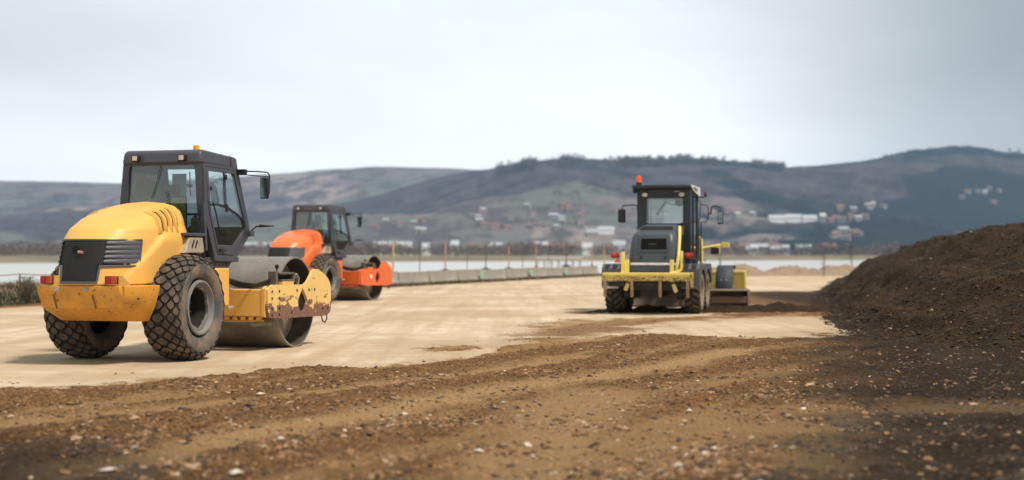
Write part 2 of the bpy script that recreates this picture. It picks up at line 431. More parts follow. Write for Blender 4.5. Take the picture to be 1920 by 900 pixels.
def groundmat():
    t = NT('compacted_earth'); P = t.obj()
    lo = t.n('ShaderNodeAttribute', attribute_name='loose').outputs['Fac']; tr = t.n('ShaderNodeAttribute', attribute_name='track').outputs['Fac']
    vig = t.n('ShaderNodeAttribute', attribute_name='vignette_spill').outputs['Fac']
    big = t.noise(P, .22, 5, .6); mid = t.noise(P, 2.2, 6, .62); fin = t.noise(P, 26, 5, .7); vf = t.noise(P, 75, 3, .7)
    st = t.n('ShaderNodeMapping'); st.inputs['Rotation'].default_value = (0, 0, R(17)); st.inputs['Scale'].default_value = (2.0, .10, 1); t.l(P, st.inputs[0])
    strk = t.noise(st.outputs[0], 1.0, 5, .6)
    st2 = t.n('ShaderNodeMapping'); st2.inputs['Rotation'].default_value = (0, 0, R(-74)); st2.inputs['Scale'].default_value = (.9, .05, 1); t.l(P, st2.inputs[0])
    strk2 = t.noise(st2.outputs[0], 1.0, 4, .6)
    pad = t.mix(t.ramp(big, .40, .60), (.47, .355, .235), (.65, .53, .385))
    pad = t.mix(t.ramp(strk, .42, .70, 0, .8), pad, (.41, .285, .175)); pad = t.mix(t.ramp(strk2, .5, .72, 0, .35), pad, (.42, .30, .19))
    pad = t.mix(t.ramp(mid, .48, .70, 0, .6), pad, (.38, .27, .165)); pad = t.mix(t.ramp(fin, .5, .8, 0, .3), pad, (.3, .21, .13))
    grv = t.mix(t.ramp(mid, .32, .68), (.25, .118, .038), (.40, .210, .078))
    grv = t.mix(t.ramp(fin, .40, .58), (.078, .040, .018), grv); grv = t.mix(t.ramp(vf, .60, .72, 0, .8), grv, (.52, .38, .245))
    dust = t.mix(t.ramp(fin, .35, .7), (.46, .278, .120), (.62, .405, .205))
    grv = t.mix(t.math('MULTIPLY', tr, .78), grv, dust)
    thr = t.math('ADD', lo, t.math('MULTIPLY', t.math('SUBTRACT', fin, .5), .9))
    c = t.mix(t.ramp(thr, .3, .62), pad, grv)
    vignette_soil = t.mix(t.ramp(fin, .38, .7), (.011, .0075, .0045), (.042, .027, .0155)); vignette_soil = t.mix(t.ramp(vf, .6, .72, 0, .4), vignette_soil, (.12, .085, .055))  # dark soil tone that carries the painted vignette and the heap spill
    mth = t.math('ADD', vig, t.math('MULTIPLY', t.math('SUBTRACT', mid, .5), .5))
    c = t.mix(t.math('MULTIPLY', t.ramp(mth, .05, .95), t.ramp(lo, .0, .5, .35, .93)), c, vignette_soil)
    # beyond the pad: drab winter scrub and soil
    g = t.n('ShaderNodeAttribute', attribute_name='wild').outputs['Fac']
    dr = t.mix(t.ramp(t.noise(P, .9, 7, .7), .35, .65), (.10, .085, .05), (.24, .18, .115))
    pl = t.mix(t.ramp(t.noise(P, .012, 6, .6), .35, .65), (.16, .125, .085), (.24, .20, .13)); pl = t.mix(t.ramp(t.noise(P, .05, 4), .5, .7), pl, (.11, .12, .07))
    fr = t.n('ShaderNodeAttribute', attribute_name='farland').outputs['Fac']
    c = t.mix(g, c, t.mix(fr, dr, pl))
    bm = t.math('MULTIPLY', t.math('ADD', fin, t.math('MULTIPLY', vf, .6)), t.math('ADD', t.math('MULTIPLY', lo, .9), .12))
    return t.done(t.bsdf(c, .93, 0, t.bump(bm, 1., .05), spec=.2))
d_ = edge_d(GX, GY)
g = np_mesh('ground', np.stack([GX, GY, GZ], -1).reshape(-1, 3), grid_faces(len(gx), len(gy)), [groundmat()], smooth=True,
    attrs=dict(loose=LO, track=TRK, vignette_spill=VIG, wild=ss(.3, 1.3, d_+.5*fbm(GX*1.3, GY*1.3, 3)), farland=ss(15, 60, d_)))
tag(g, kind='structure')

# ---- loose stones
def stones(name, X, Y, Z, S, mats, mi, parent=None, seed=3):
    r = np.random.default_rng(seed); n = len(X)
    base = np.array([(1,0,0),(-1,0,0),(0,1,0),(0,-1,0),(0,0,1),(0,0,-1),(.6,.6,.55),(-.6,-.55,.6)], float)
    F = np.array([(0,2,6),(2,4,6),(4,0,6),(0,3,4),(3,1,7),(1,4,7),(4,3,7),(1,2,4),(0,5,2),(3,5,0),(1,5,3),(2,5,1)])
    v = base[None]*(1+.30*(r.random((n, 8, 3))*2-1)) * (S[:, None, None]*np.stack([.7+.6*r.random(n), .7+.6*r.random(n), .35+.4*r.random(n)], -1)[:, None, :])
    a = r.random(n)*2*np.pi; ca, sa = np.cos(a)[:, None], np.sin(a)[:, None]
    x = v[..., 0]*ca - v[..., 1]*sa; y = v[..., 0]*sa + v[..., 1]*ca; z = v[..., 2] + .35*x*(r.random(n)[:, None]-.5)
    vs = np.stack([x+X[:, None], y+Y[:, None], z+Z[:, None]], -1).reshape(-1, 3)
    fs = (F[None]+8*np.arange(n)[:, None, None]).reshape(-1, 3)
    return np_mesh(name, vs, fs, mats, parent, False, mi=np.repeat(mi, 12))
ST = [simple('brown_stone', (.23, .122, .052), .9, 0, .35, 3), simple('tan_stone', (.37, .255, .15), .9, 0, .3, 3),
      simple('pale_stone', (.58, .50, .41), .85, 0, .2, 3), simple('dark_clod', (.050, .034, .023), .95, 0, .4, 3)]
N = 230000
u = rng.random(N); Yc = 9.6*(36/9.6)**(u**1.15); Xc = (rng.random(N)*2-1)*(.37*Yc+.3)
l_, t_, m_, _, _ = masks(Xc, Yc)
cl = ss(-.25, .5, fbm(Xc*1.6+40, Yc*1.6, 3))
keep = rng.random(N) < (l_*(1-.82*t_)*(.25+.75*cl)*.85 + .0012 + .045*ss(-3.5, .2, np.interp(Xc, EX, EY)-Yc+fbm(Xc*1.2, Yc*1.2, 2)*1.5)**3*(l_ < .4))*np.clip(1.3-(Yc-10)/40, .3, 1)
Xc, Yc, l_, m_, cl = Xc[keep], Yc[keep], l_[keep], m_[keep], cl[keep]
S = np.clip(np.exp(rng.normal(math.log(.0085), .62, len(Xc))), .004, .034)*(.8+.5*cl)
S[l_ < .25] *= .8; clod = (rng.random(len(S)) < .045) & (l_ > .3); S[clod] = rng.uniform(.018, .045, clod.sum())
mi = rng.choice(4, len(Xc), p=[.52, .18, .015, .285]); mi = np.where(clod, rng.choice([0, 0, 3], len(mi)), mi); mi = np.where((m_ > .5) & (rng.random(len(Xc)) < .75), 3, mi)  # more dark stones where the painted vignette and spill are strong
Zc = ground_h(Xc, Yc, False)-S*.02
g = stones('gravel', Xc, Yc, Zc, S, ST, mi)
tag(g, 'loose brown gravel and small stones strewn over the churned earth in the foreground', 'gravel', kind='stuff')
for i, (px, py, s, mt, lab) in enumerate([
        (204, 889, .045, 2, 'rounded pale stone at the bottom left of the churned earth'),
        (406, 746, .045, 0, 'small dark brown clod at the start of the gravel below the roller wheel'),
        (487, 740, .040, 2, 'light grey stone in the gravel between the roller wheel and the drum'),
        (252, 790, .075, 1, 'flat tan shard lying on the wheel track at left'),
        (1292, 772, .040, 2, 'pale stone in the stony patch below the grader'),
        (898, 851, .042, 2, 'whitish flat stone in the foreground centre'),
        (442, 893, .060, 2, 'pale buried stone at the very bottom edge of the gravel')]):
    Yq = CAMH*FPX/(py-HY); Xq = (px-960)/FPX*Yq
    zz = float(ground_h(np.array([Xq]), np.array([Yq]), False)[0])
    b = stones('stone', np.array([0.]), np.array([0.]), np.array([0.]), np.array([s]), [ST[mt]], np.array([0]), seed=20+i)
    b.location = (Xq, Yq, zz+.3*s); b.scale = (1.35, 1, .9)
    md = b.modifiers.new('s', 'SUBSURF'); md.levels = md.render_levels = 1
    tag(b, lab, 'stone')

# ---- water
def watermat():
    t = NT('pale_water'); P = t.obj(); mp = t.n('ShaderNodeMapping'); mp.inputs['Scale'].default_value = (.25, 1, 1); t.l(P, mp.inputs[0])
    h = t.noise(mp.outputs[0], .7, 4, .6)
    return t.done(t.bsdf((.46, .46, .44), .3, 0, t.bump(h, .25, .12), spec=.9))
m = MB(); m.add([(-1500, 30, -2), (1500, 30, -2), (1500, 1900, -2), (-1500, 1900, -2)], [(0, 1, 2, 3)]); tag(m.build('water', watermat()), kind='structure')

# ---- hills
SK_F = ([-2500, 0, 200, 480, 620, 700, 760, 820, 860, 900, 950, 1000, 1040, 1080, 1150, 1200, 1280, 1340, 1400, 1430, 1460, 1480, 1520, 1600, 1660, 1700, 1740, 1800, 1850, 1880, 1920, 2100, 2600, 4500],
        [418, 412, 406, 398, 384, 370, 350, 332, 324, 319, 311, 302, 296, 296, 298, 301, 296, 299, 303, 306, 313, 314, 311, 306, 299, 291, 283, 277, 281, 288, 289, 280, 310, 380])
SK_B = ([-2500, 0, 130, 220, 500, 600, 700, 860, 1000, 1400, 1920, 4500], [350, 341, 343, 346, 331, 322, 318, 320, 326, 335, 345, 380])
YF0, YFR, YBR = 1250., 3000., 4500.
def hill_h(x, y):
    x = np.asarray(x, float); y = np.asarray(y, float)
    px = 960+FPX*x/np.maximum(y, 1)
    rf = YFR*(1+.06*np.sin(px/260.)+.03*np.sin(px/90.)); zf = CAMH+(HY-np.interp(px, *SK_F))/FPX*rf
    t = np.clip((y-YF0)/(rf-YF0), 0, 1); t2 = np.clip((y-rf)/1500, 0, 1)
    sh = .55*t**1.5+.45*ss(.30, 1.0, t)
    rel = fbm(x/330, y/420, 5, .5)
    hf = zf*(sh*(1-.75*ss(0, 1, t2))) + rel*52*np.sin(np.pi*np.clip(t, 0, 1))**.8*(t2 <= 0) + 2.2*fbm(x/35, y/35, 2)*t
    zb = CAMH+(HY-np.interp(px, *SK_B))/FPX*YBR
    tb = np.clip((y-2600)/(YBR-2600), 0, 1); tb2 = np.clip((y-YBR)/1800, 0, 1)
    hb = zb*(ss(0, 1, tb)**.9)*(1-.6*tb2) + rel*26*np.sin(np.pi*tb)
    return np.maximum(hf, hb)-3*(1-np.clip((y-YF0)/200, 0, 1))
hs = np.linspace(-1.15, 1.15, 620)
hs = .42*hs+.58*hs**3
hy = YF0-40+(6300-YF0)*np.linspace(0, 1, 330)**1.35
HS, HYY = np.meshgrid(hs, hy, indexing='ij'); HX = HS*HYY; HZ = hill_h(HX, HYY)
PXH = 960+FPX*HS
TT = np.clip((HYY-YF0)/(YFR-YF0), 0, 1.2)
n1 = fbm(HX/260, HYY/500, 5, .55); n2_ = fbm(HX/90+9, HYY/160, 4)
rowpx = HY-(HZ-CAMH)/HYY*FPX
# woods on the upper slopes, darker conifers to the right; open fields and scrub lower down
wood = ss(-.06, .14, n1*.75+ss(.42, .72, TT)*.75-.32 + ss(1250, 1560, PXH)*.30 - ss(900, 350, PXH)*.18)*(HYY < YFR*1.12)
wood = np.maximum(wood, ss(.05, .3, n1+.25*n2_)*.5)
ever = ss(-.04, .22, n1*.5+n2_*.35 + ss(1250, 1750, PXH)*.42 - .16)*ss(900, 1500, PXH) + .35*ss(.15, .4, n2_)
ever = np.clip(ever, 0, 1)*(1-.95*ss(46, 26, rowpx-np.interp(PXH, *SK_F)+14*n2_)*ss(1380, 1480, PXH))
ever = np.maximum(ever, ss(16, 9, rowpx-np.interp(PXH, *SK_F)+5*n2_)*ss(1670, 1710, PXH))
ever = np.maximum(ever, .9*ss(17, 9, rowpx-np.interp(PXH, *SK_F)+5*n2_)*ss(1130, 1190, PXH)*ss(1480, 1450, PXH))
def hillmat():
    t = NT('winter_hillside'); P = t.obj()
    wd = t.n('ShaderNodeAttribute', attribute_name='wood').outputs['Fac']; ev = t.n('ShaderNodeAttribute', attribute_name='evergreen').outputs['Fac']
    mp = t.n('ShaderNodeMapping'); mp.inputs['Scale'].default_value = (1, .5, 1); t.l(P, mp.inputs[0]); Q = mp.outputs[0]
    a = t.noise(Q, .004, 6, .6, .4); b = t.noise(Q, .02, 6, .65); f = t.noise(P, .09, 5, .7)
    vo = t.n('ShaderNodeTexVoronoi', i_Scale=.0065); t.l(Q, vo.inputs['Vector']); sp = t.n('ShaderNodeSeparateColor'); t.l(vo.outputs['Color'], sp.inputs[0])
    fld = t.mix(t.ramp(sp.outputs[0], .2, .8), (.165, .14, .14), (.12, .13, .115)); fld = t.mix(t.ramp(sp.outputs[1], .6, .9), fld, (.27, .22, .195))
    fld = t.mix(t.ramp(b, .46, .58), fld, (.075, .068, .068))
    wod = t.mix(t.ramp(f, .35, .65), (.042, .040, .046), (.092, .080, .084)); wod = t.mix(t.ramp(b, .46, .56, 0, .75), wod, (.022, .024, .028))
    evg = t.mix(t.ramp(f, .35, .65), (.003, .011, .018), (.010, .022, .027))
    c = t.mix(t.ramp(t.math('ADD', wd, t.math('MULTIPLY', t.math('SUBTRACT', b, .5), .7)), .35, .65), fld, wod)
    c = t.mix(t.ramp(t.math('ADD', ev, t.math('MULTIPLY', t.math('SUBTRACT', a, .5), .8)), .4, .75), c, evg)
    return t.done(t.bsdf(c, .95, 0, t.bump(t.math('ADD', f, b), .6, 6.), spec=.1))
g = np_mesh('hills', np.stack([HX, HYY, HZ], -1).reshape(-1, 3), grid_faces(len(hs), len(hy)), [hillmat()], smooth=True, attrs=dict(wood=wood, evergreen=ever))
tag(g, kind='structure')
def at(px, py):
    s = (px-960)/FPX; ys = np.arange(YF0, 5500, 6.); z = CAMH+(HY-py)/FPX*ys
    h = hill_h(s*ys, ys); k = np.argmax(h >= z)
    if not (h >= z).any(): k = len(ys)-1
    return s*ys[k], ys[k], float(h[k])

# ---- foliage clumps for distant woods
def leafmat(name, a, b):
    t = NT(name); P = t.obj(); return t.done(t.bsdf(t.mix(t.ramp(t.noise(P, .3, 5, .7), .35, .65), a, b), .95, spec=.1))
BARE = leafmat('bare_twigs', (.055, .045, .040), (.13, .105, .085)); EVG = leafmat('conifer_foliage', (.014, .026, .020), (.04, .055, .035))
BRN = leafmat('brown_winter_trees', (.09, .065, .05), (.19, .14, .105)); TRUNKM = simple('bark', (.09, .07, .055), .9)
def clumps(name, pts, H, mats, mi, spread=.45, nf=46, parent=None, seed=5):
    r = np.random.default_rng(seed); pts = np.asarray(pts, float); n = len(pts)
    u = r.normal(size=(n, nf, 3)); u /= np.linalg.norm(u, axis=-1, keepdims=True); rad = r.random((n, nf, 1))**.45
    c = pts[:, None, :]+u*rad*np.stack([H*spread, H*spread, H*.5], -1)[:, None, :]; c[..., 2] += (H*.52)[:, None]
    d = r.normal(size=(n, nf, 3, 3))*(H*.085)[:, None, None, None]
    vs = (c[:, :, None, :]+d).reshape(-1, 3); fs = np.arange(len(vs)).reshape(-1, 3)
    return np_mesh(name, vs, fs, mats, parent, False, mi=np.repeat(mi, nf))
pts, H, mi = [], [], []
for k in range(2400):       # fringe of trees along the wooded crests
    px = rng.uniform(930, 1470) if k % 3 else rng.uniform(1655, 1915)
    s = (px-960)/FPX; yy = YFR*(1+.06*math.sin(px/260.)+.03*math.sin(px/90.))*rng.uniform(.94, 1.005)
    if fbm(np.array([px/38.]), np.array([3.3]), 3)[0] < rng.uniform(-.5, .1): continue
    x = s*yy; z = float(hill_h(np.array([x]), np.array([yy]))[0]); pts.append((x, yy, z-1.5)); H.append(rng.uniform(4, 13) if px < 1480 else rng.uniform(3, 7)); mi.append(0 if px < 1480 and rng.random() < .6 else 1)
g = clumps('crest_woods', pts, np.array(H), [BARE, EVG], np.array(mi)); tag(g, 'dark fringe of trees along the crest of the wooded hill', 'woods', kind='stuff')
pts, H, mi = [], [], []
for k in range(2600):       # brown belt of bare trees on the plain beyond the water
    px = rng.uniform(-500, 2300); s = (px-960)/FPX; yy = rng.uniform(960, 1240)
    if fbm(np.array([px/90.]), np.array([yy/200.]), 3)[0] < -.18: continue
    pts.append((s*yy, yy, 0)); H.append(rng.uniform(4.0, 10.5)); mi.append(1 if (px > 1400 and rng.random() < .3) else 0)
g = clumps('far_tree_belt', pts, np.array(H), [BRN, EVG], np.array(mi), 1.0, 40, seed=8); tag(g, 'brown belt of bare trees and bushes on the plain beyond the water', 'trees', kind='stuff')
pts, H, mi = [], [], []
for k in range(2600):       # scattered hedges and copses on the lower slopes
    px = rng.uniform(-300, 2100); s = (px-960)/FPX; yy = rng.uniform(1300, 2700); x = s*yy
    if fbm(np.array([x/120.]), np.array([yy/60.]), 3)[0] < .12: continue
    pts.append((x, yy, float(hill_h(np.array([x]), np.array([yy]))[0])-1)); H.append(rng.uniform(5, 11)); mi.append(1 if rng.random() < .35+.4*(px > 1450) else 0)
g = clumps('hedges', pts, np.array(H), [BARE, EVG], np.array(mi), .9, 34, seed=12); tag(g, 'hedges and copses scattered over the lower slopes', 'hedges', kind='stuff')

# ---- houses and sheds
WALLS = [simple('pale_render', (.27, .265, .26), .8), simple('white_render', (.30, .305, .31), .8), simple('pinkish_render', (.26, .19, .18), .8), simple('cream_render', (.30, .26, .21), .8), simple('white_sheet_wall', (.80, .81, .81), .8)]
ROOFS = [simple('red_tiles', (.20, .11, .09), .85), simple('brown_tiles', (.17, .11, .085), .85), simple('light_roof_sheet', (.42, .43, .45), .7), simple('grey_sheet', (.33, .35, .37), .7)]
def house(loc, rz, w, d, h, wm, rm, name, label, cat, group=None):
    r = empty(name, loc, rz); m = MB(); m.box(-w/2, w/2, -d/2, d/2, -3, h)
    m.build('wall', WALLS[wm], r)
    m = MB(); k = d*.30; e = .5
    m.prism([(-d/2-e, h-.15), (0, h+k), (d/2+e, h-.15), (d/2+e, h+.1), (0, h+k+.25), (-d/2-e, h+.1)], lambda u, v, q: (q, u, v), -w/2-e, w/2+e)
    m.prism([(-d/2, h), (d/2, h), (0, h+k-.02)], lambda u, v, q: (q, u, v), -w/2+.02, w/2-.02)
    m.build('roof', ROOFS[rm], r)
    tag(r, label, cat, group); return r
def cluster(n, x0, x1, y0, y1, label, group, wp, slope=0.0, seed=1):
    r = random.Random(seed)
    for i in range(n):
        px = r.uniform(x0, x1); py = r.uniform(y0, y1)+slope*(px-(x0+x1)/2)
        x, y, z = at(px, py)
        house((x, y, z), r.uniform(-.6, .6), r.uniform(6.5, 11), r.uniform(6, 8), r.uniform(2.8, 5), r.choices(range(4), wp)[0], r.choices(range(4), (4, 3, 1.5, 1))[0], 'house', label, 'house', group)
cluster(20, 985, 1098, 384, 432, 'small pale house of the hillside village above the middle of the water', 'houses of the hillside village', (4, 4, 1, 2), 0, 2)
cluster(12, 880, 960, 398, 432, 'small house scattered on the open slope left of the hillside village', 'houses on the open slope', (3, 1, 3, 2), 0, 3)
cluster(9, 700, 800, 415, 440, 'small reddish house low on the slope above the orange roller drum', 'houses above the orange roller', (1, 0, 4, 2), 0, 4)
cluster(8, 1575, 1662, 388, 396, 'pinkish house of the upper row high on the dark slope right of the white sheds', 'houses of the upper row', (3, 3, 3, 1), -.05, 5)
cluster(7, 1550, 1625, 410, 417, 'pale house of the lower row just right of the white sheds', 'houses of the lower row', (3, 3, 3, 1), -.05, 6)
cluster(7, 1800, 1900, 355, 385, 'tiny pale house high on the far right hillside', 'houses on the far right hillside', (3, 4, 1, 1), -.12, 7)
cluster(10, 1330, 1420, 398, 412, 'pinkish house on the slope between the grader mirror and the white sheds', 'houses right of the grader', (3, 1, 4, 1), 0, 8)
cluster(9, 1560, 1650, 432, 452, 'pale house low on the dark slope above the heap foot', 'houses above the heap', (3, 3, 2, 1), -.1, 9)
def plainhouses(n, x0, x1, label, group, seed, wp):
    r = random.Random(seed)
    for i in range(n):
        px = r.uniform(x0, x1); Y = r.uniform(1215, 1270); x = (px-960)/FPX*Y
        house((x, Y, 0), r.uniform(-.5, .5), r.uniform(8, 15), r.uniform(7, 9), r.uniform(5.5, 9), r.choices(range(4), wp)[0], r.choices(range(4), (3, 2, 3, 1))[0], 'house', label, 'house', group)
plainhouses(16, 880, 1150, 'pale house at the foot of the hill behind the marker poles', 'houses behind the marker poles', 11, (3, 4, 2, 3))
plainhouses(9, 1385, 1560, 'reddish house at the foot of the hill between grader and heap', 'houses between grader and heap', 12, (2, 1, 4, 1))
plainhouses(8, 470, 560, 'whitish house at the foot of the hill between the two rollers', 'houses between the rollers', 13, (3, 4, 2, 2))
def shed(px0, px1, py, h, wm, rm, label, plain=None):
    if plain: y = plain; z = .3; x = ((px0+px1)/2-960)/FPX*y
    else: x, y, z = at((px0+px1)/2, py)
    if wm == 1: wm = 4
    house((x, y, z), 0, (px1-px0)/FPX*y, 14, h, wm, rm, 'long_shed', label, 'shed')
shed(1441, 1470, 416, 4, 1, 2, 'leftmost of the bright white sheds on the dark slope')
shed(1471.5, 1502, 416, 5, 1, 2, 'second bright white shed from the left on the dark slope, a little taller')
shed(1504, 1530, 416, 4, 1, 2, 'third bright white shed on the dark slope')
shed(1537, 1547, 416, 6, 0, 2, 'short pale shed at the right end of the row of white sheds')
shed(1121, 1151, 438, 4, 1, 2, 'long white shed on the slope left of the grader cab')
shed(1100, 1120, 444, 4, 3, 3, 'grey roofed shed just left below the long white shed')
shed(1092, 1110, 461, 6, 1, 2, 'white shed at the hill foot below the grey roofed shed', 1230)
shed(1149, 1172, 462, 8, 1, 3, 'white hall with a dark roof right beside the grader mirror', 1230)
shed(700, 772, 462, 7, 1, 2, 'very long white hall beyond the orange roller drum', 1240)
shed(792, 806, 463, 6, 1, 2, 'small white hall right of the very long hall', 1240)
shed(846, 860, 461, 8, 1, 2, 'white hall above the tree belt left of the marker poles', 1245)
# low pale jetty across the water
m = MB(); yj = 360
xa, xb = (1003-960)/FPX*yj, (1093-960)/FPX*yj
m.box(xa, xb, yj, yj+3, .35, .95)
for k in range(7):
    xx = xa+.6+(xb-xa-1.2)*k/6; m.box(xx-.25, xx+.25, yj+.4, yj+2.5, -3, .36)
tag(m.build('jetty', simple('pale_concrete', (.48, .44, .38), .85), bevel=.02), 'low pale concrete jetty standing in the water behind the marker poles', 'jetty')

# two single trees on the far right crest
def tree(name, loc, h, label, mats, nf=260, group=None, cr=.3):
    r = empty(name, loc); m = MB(); rr = random.Random(int(loc[0]*7))
    m.tube([(0, 0, -1), (0.02*h, 0, h*.45), (0, .02*h, h*.9)], [h*.028, h*.018, h*.004], 7)
    for k in range(14):
        a = rr.uniform(0, 6.28); z0 = h*rr.uniform(.25, .75); L = h*rr.uniform(.18, .36)
        m.tube([(0.01*h, 0, z0), (L*.5*math.cos(a), L*.5*math.sin(a), z0+L*.45), (L*math.cos(a)*.8, L*math.sin(a)*.8, z0+L*.95)], [h*.011, h*.006, h*.002], 5)
    m.build('trunk', TRUNKM, r)
    q = np.random.default_rng(int(abs(loc[0])*3)); n = nf; u_ = q.normal(size=(n, 3)); u_ /= np.linalg.norm(u_, axis=1)[:, None]; u_ *= q.random((n, 1))**.4
    c = u_*np.array([h*cr, h*cr, h*.42])+np.array([0, 0, h*.6]); d = q.normal(size=(n, 3, 3))*h*.030
    np_mesh('crown', (c[:, None, :]+d).reshape(-1, 3), np.arange(3*n).reshape(-1, 3), mats, r)
    tag(r, label, 'tree', group); return r
for px, py, h, lab in [(1893, 289, 13, 'taller lone tree on the far right crest, left of the other'), (1911, 289, 12, 'lone tree on the far right crest closest to the picture edge')]:
    yy = YFR*(1+.06*math.sin(px/260.)+.03*math.sin(px/90.)); x = (px-960)/FPX*yy
    tree('lone_tree', (x, yy, float(hill_h(np.array([x]), np.array([yy]))[0])-.5), h, lab, [BARE], 200)
# bare saplings on the bank behind the heap
for px, Y, h, lab in [(1544, 101, 2.0, 'thin bare sapling on the rubble bank left of the heap'), (1596, 112, 3.6, 'tall thin bare sapling rising behind the heap slope'), (1350, 112, 1.3, 'low bare bush on the bank behind the grader front wheel'), (1322, 113, 1.2, 'small bare bush on the bank right beside the grader cab')]:
    r = empty('sapling', ((px-960)/FPX*Y, Y, 0)); m = MB(); rr = random.Random(px)
    m.tube([(0, 0, -.3), (.03*h, 0, h*.5), (0, 0, h)], [.03, .02, .006], 5)
    for k in range(34):
        a = rr.uniform(0, 6.28); z0 = h*rr.uniform(.15, .95); L = h*rr.uniform(.1, .24)
        m.tube([(0.02, 0, z0), (L*math.cos(a)*.7, L*math.sin(a)*.7, z0+L*.9)], [.011, .004], 4)
    m.build('trunk', TRUNKM, r); tag(r, lab, 'sapling')

# ---- concrete barrier along the far edge of the pad
ED = np.array([.3206, .9472])
def edge_pt(Y, off=0.): # point on the pad edge line at depth Y, pushed off beyond it
    x = -15+(Y-44)*ED[0]/ED[1]; return x-ED[1]*off, Y+ED[0]*off
CONC = simple('weathered_concrete', (.29, .262, .22), .9, 0, .22, 1.2, .3)
def barrier():
    r = empty('concrete_barrier'); m = MB()
    m.prism([(-.24, -.12), (.24, -.12), (.24, .10), (.12, .26), (.09, .66), (-.09, .66), (-.12, .26), (-.24, .10)], lambda u, v, q: (q, u, v), -1.96, 1.96)
    m.build('block', CONC, r, bevel=.015)
    m = MB(); m.box(-.14, .14, -.25, -.17, -.05, .07); m.box(-1.2, -.95, -.25, -.17, -.05, .07); m.box(.95, 1.2, -.25, -.17, -.05, .07); m.build('drain_slot', BLK, r)
    return r
bproto = barrier(); GRN = simple('faded_green_paint', (.30, .52, .32), .7)
ang = math.atan2(ED[1], ED[0])
s0 = 0
for k in range(14):
    Yk = 55.5+k*3.83
    b = bproto if k == 0 else copy_tree(bproto)
    x, y = edge_pt(Yk, .35); b.location = (x, y, 0.02+.02*math.sin(k*2.1)); b.rotation_euler = (0, 0, ang+.008*math.sin(k*3))
    tag(b, 'grey concrete barrier block in the row along the far edge of the pad', 'barrier', 'concrete barrier blocks along the pad edge')
for (Yk, lab) in ((83.5, 'pale green square marker on the barrier, nearest the orange roller'), (92, 'middle pale green square marker on the concrete barrier'), (99, 'pale green square marker on the barrier farthest from the rollers')):
    x, y = edge_pt(Yk, .35-.30); m = MB(); m.box(-.28, .28, -.012, .012, .18, .60); o = m.build('marker_plate', GRN); o.location = (x, y, 0); o.rotation_euler = (0, 0, ang); tag(o, lab, 'marker')
# ---- marker poles
POLY_ = simple('yellow_pole_paint', (.55, .38, .16), .6); POLO = simple('orange_pole_paint', (.52, .29, .17), .6); POLD = simple('dark_pole_steel', (.10, .085, .08), .7); PBASE = simple('rubber_foot_block', (.10, .09, .075), .9)
def pole(px, top, bot, Y, mt, r, base, label, tip=False):
    X = (px-960)/FPX*Y; z0 = CAMH+(HY-bot)/FPX*Y; z1 = CAMH+(HY-top)/FPX*Y
    e = empty('marker_pole', (X, Y, z0)); m = MB(); m.tube([(0, 0, 0), (0, 0, z1-z0)], r, 10); m.build('shaft', mt, e, smooth=True)
    m = MB()
    if base: m.box(-.28, .28, -.16, .16, -.04, .14); m.box(-.12, .12, -.1, .1, .14, .2)
    else: m.cyl((0, 0, .0), r*1.7, .12, 10, 'z')
    m.build('foot', PBASE, e, bevel=.02)
    if z0 > .5:
        m = MB(); m.box(-.05, .05, -.05, .05, -z0-.3, -.04); m.build('stake', PBASE, e)
    tag(e, label, 'marker pole', 'marker poles by the barrier')
pole(737, 456, 520, 72.5, POLY_, .045, False, 'yellow marker pole right beside the orange roller drum')
pole(835, 452, 511, 79.8, POLO, .04, True, 'orange marker pole on a wide foot, second from the orange roller')
pole(911, 458, 508, 86.5, POLD, .03, True, 'thin dark pole on a rubber foot left of the middle orange pole')
pole(954, 462, 507, 91, POLO, .04, True, 'orange marker pole on a rubber foot in the middle of the barrier')
pole(1005, 463, 500, 96.5, POLO, .042, False, 'short orange marker pole where the jetty begins')
pole(1062, 455, 501, 103, POLD, .03, True, 'thin dark pole on a rubber foot in front of the jetty end')
pole(1110, 464, 497, 106, POLO, .045, False, 'orange marker pole left of the grader tail light')
pole(1133, 466, 497, 107, POLY_, .05, False, 'yellowish marker pole hidden close to the grader tail light')
for i, (px, Y) in enumerate(((787, 75.5), (876, 83), (980, 93.5), (1028, 99.5))):
    x, y = (px-960)/FPX*Y, Y; m = MB(); m.tube([(0, 0, -.2), (0, 0, 2.1)], .022, 6); o = m.build('fence_post', POLD, smooth=True); o.location = (x, y, 0)
    tag(o, 'thin rusty bare post standing just behind the concrete barrier', 'post', 'thin posts behind the barrier')

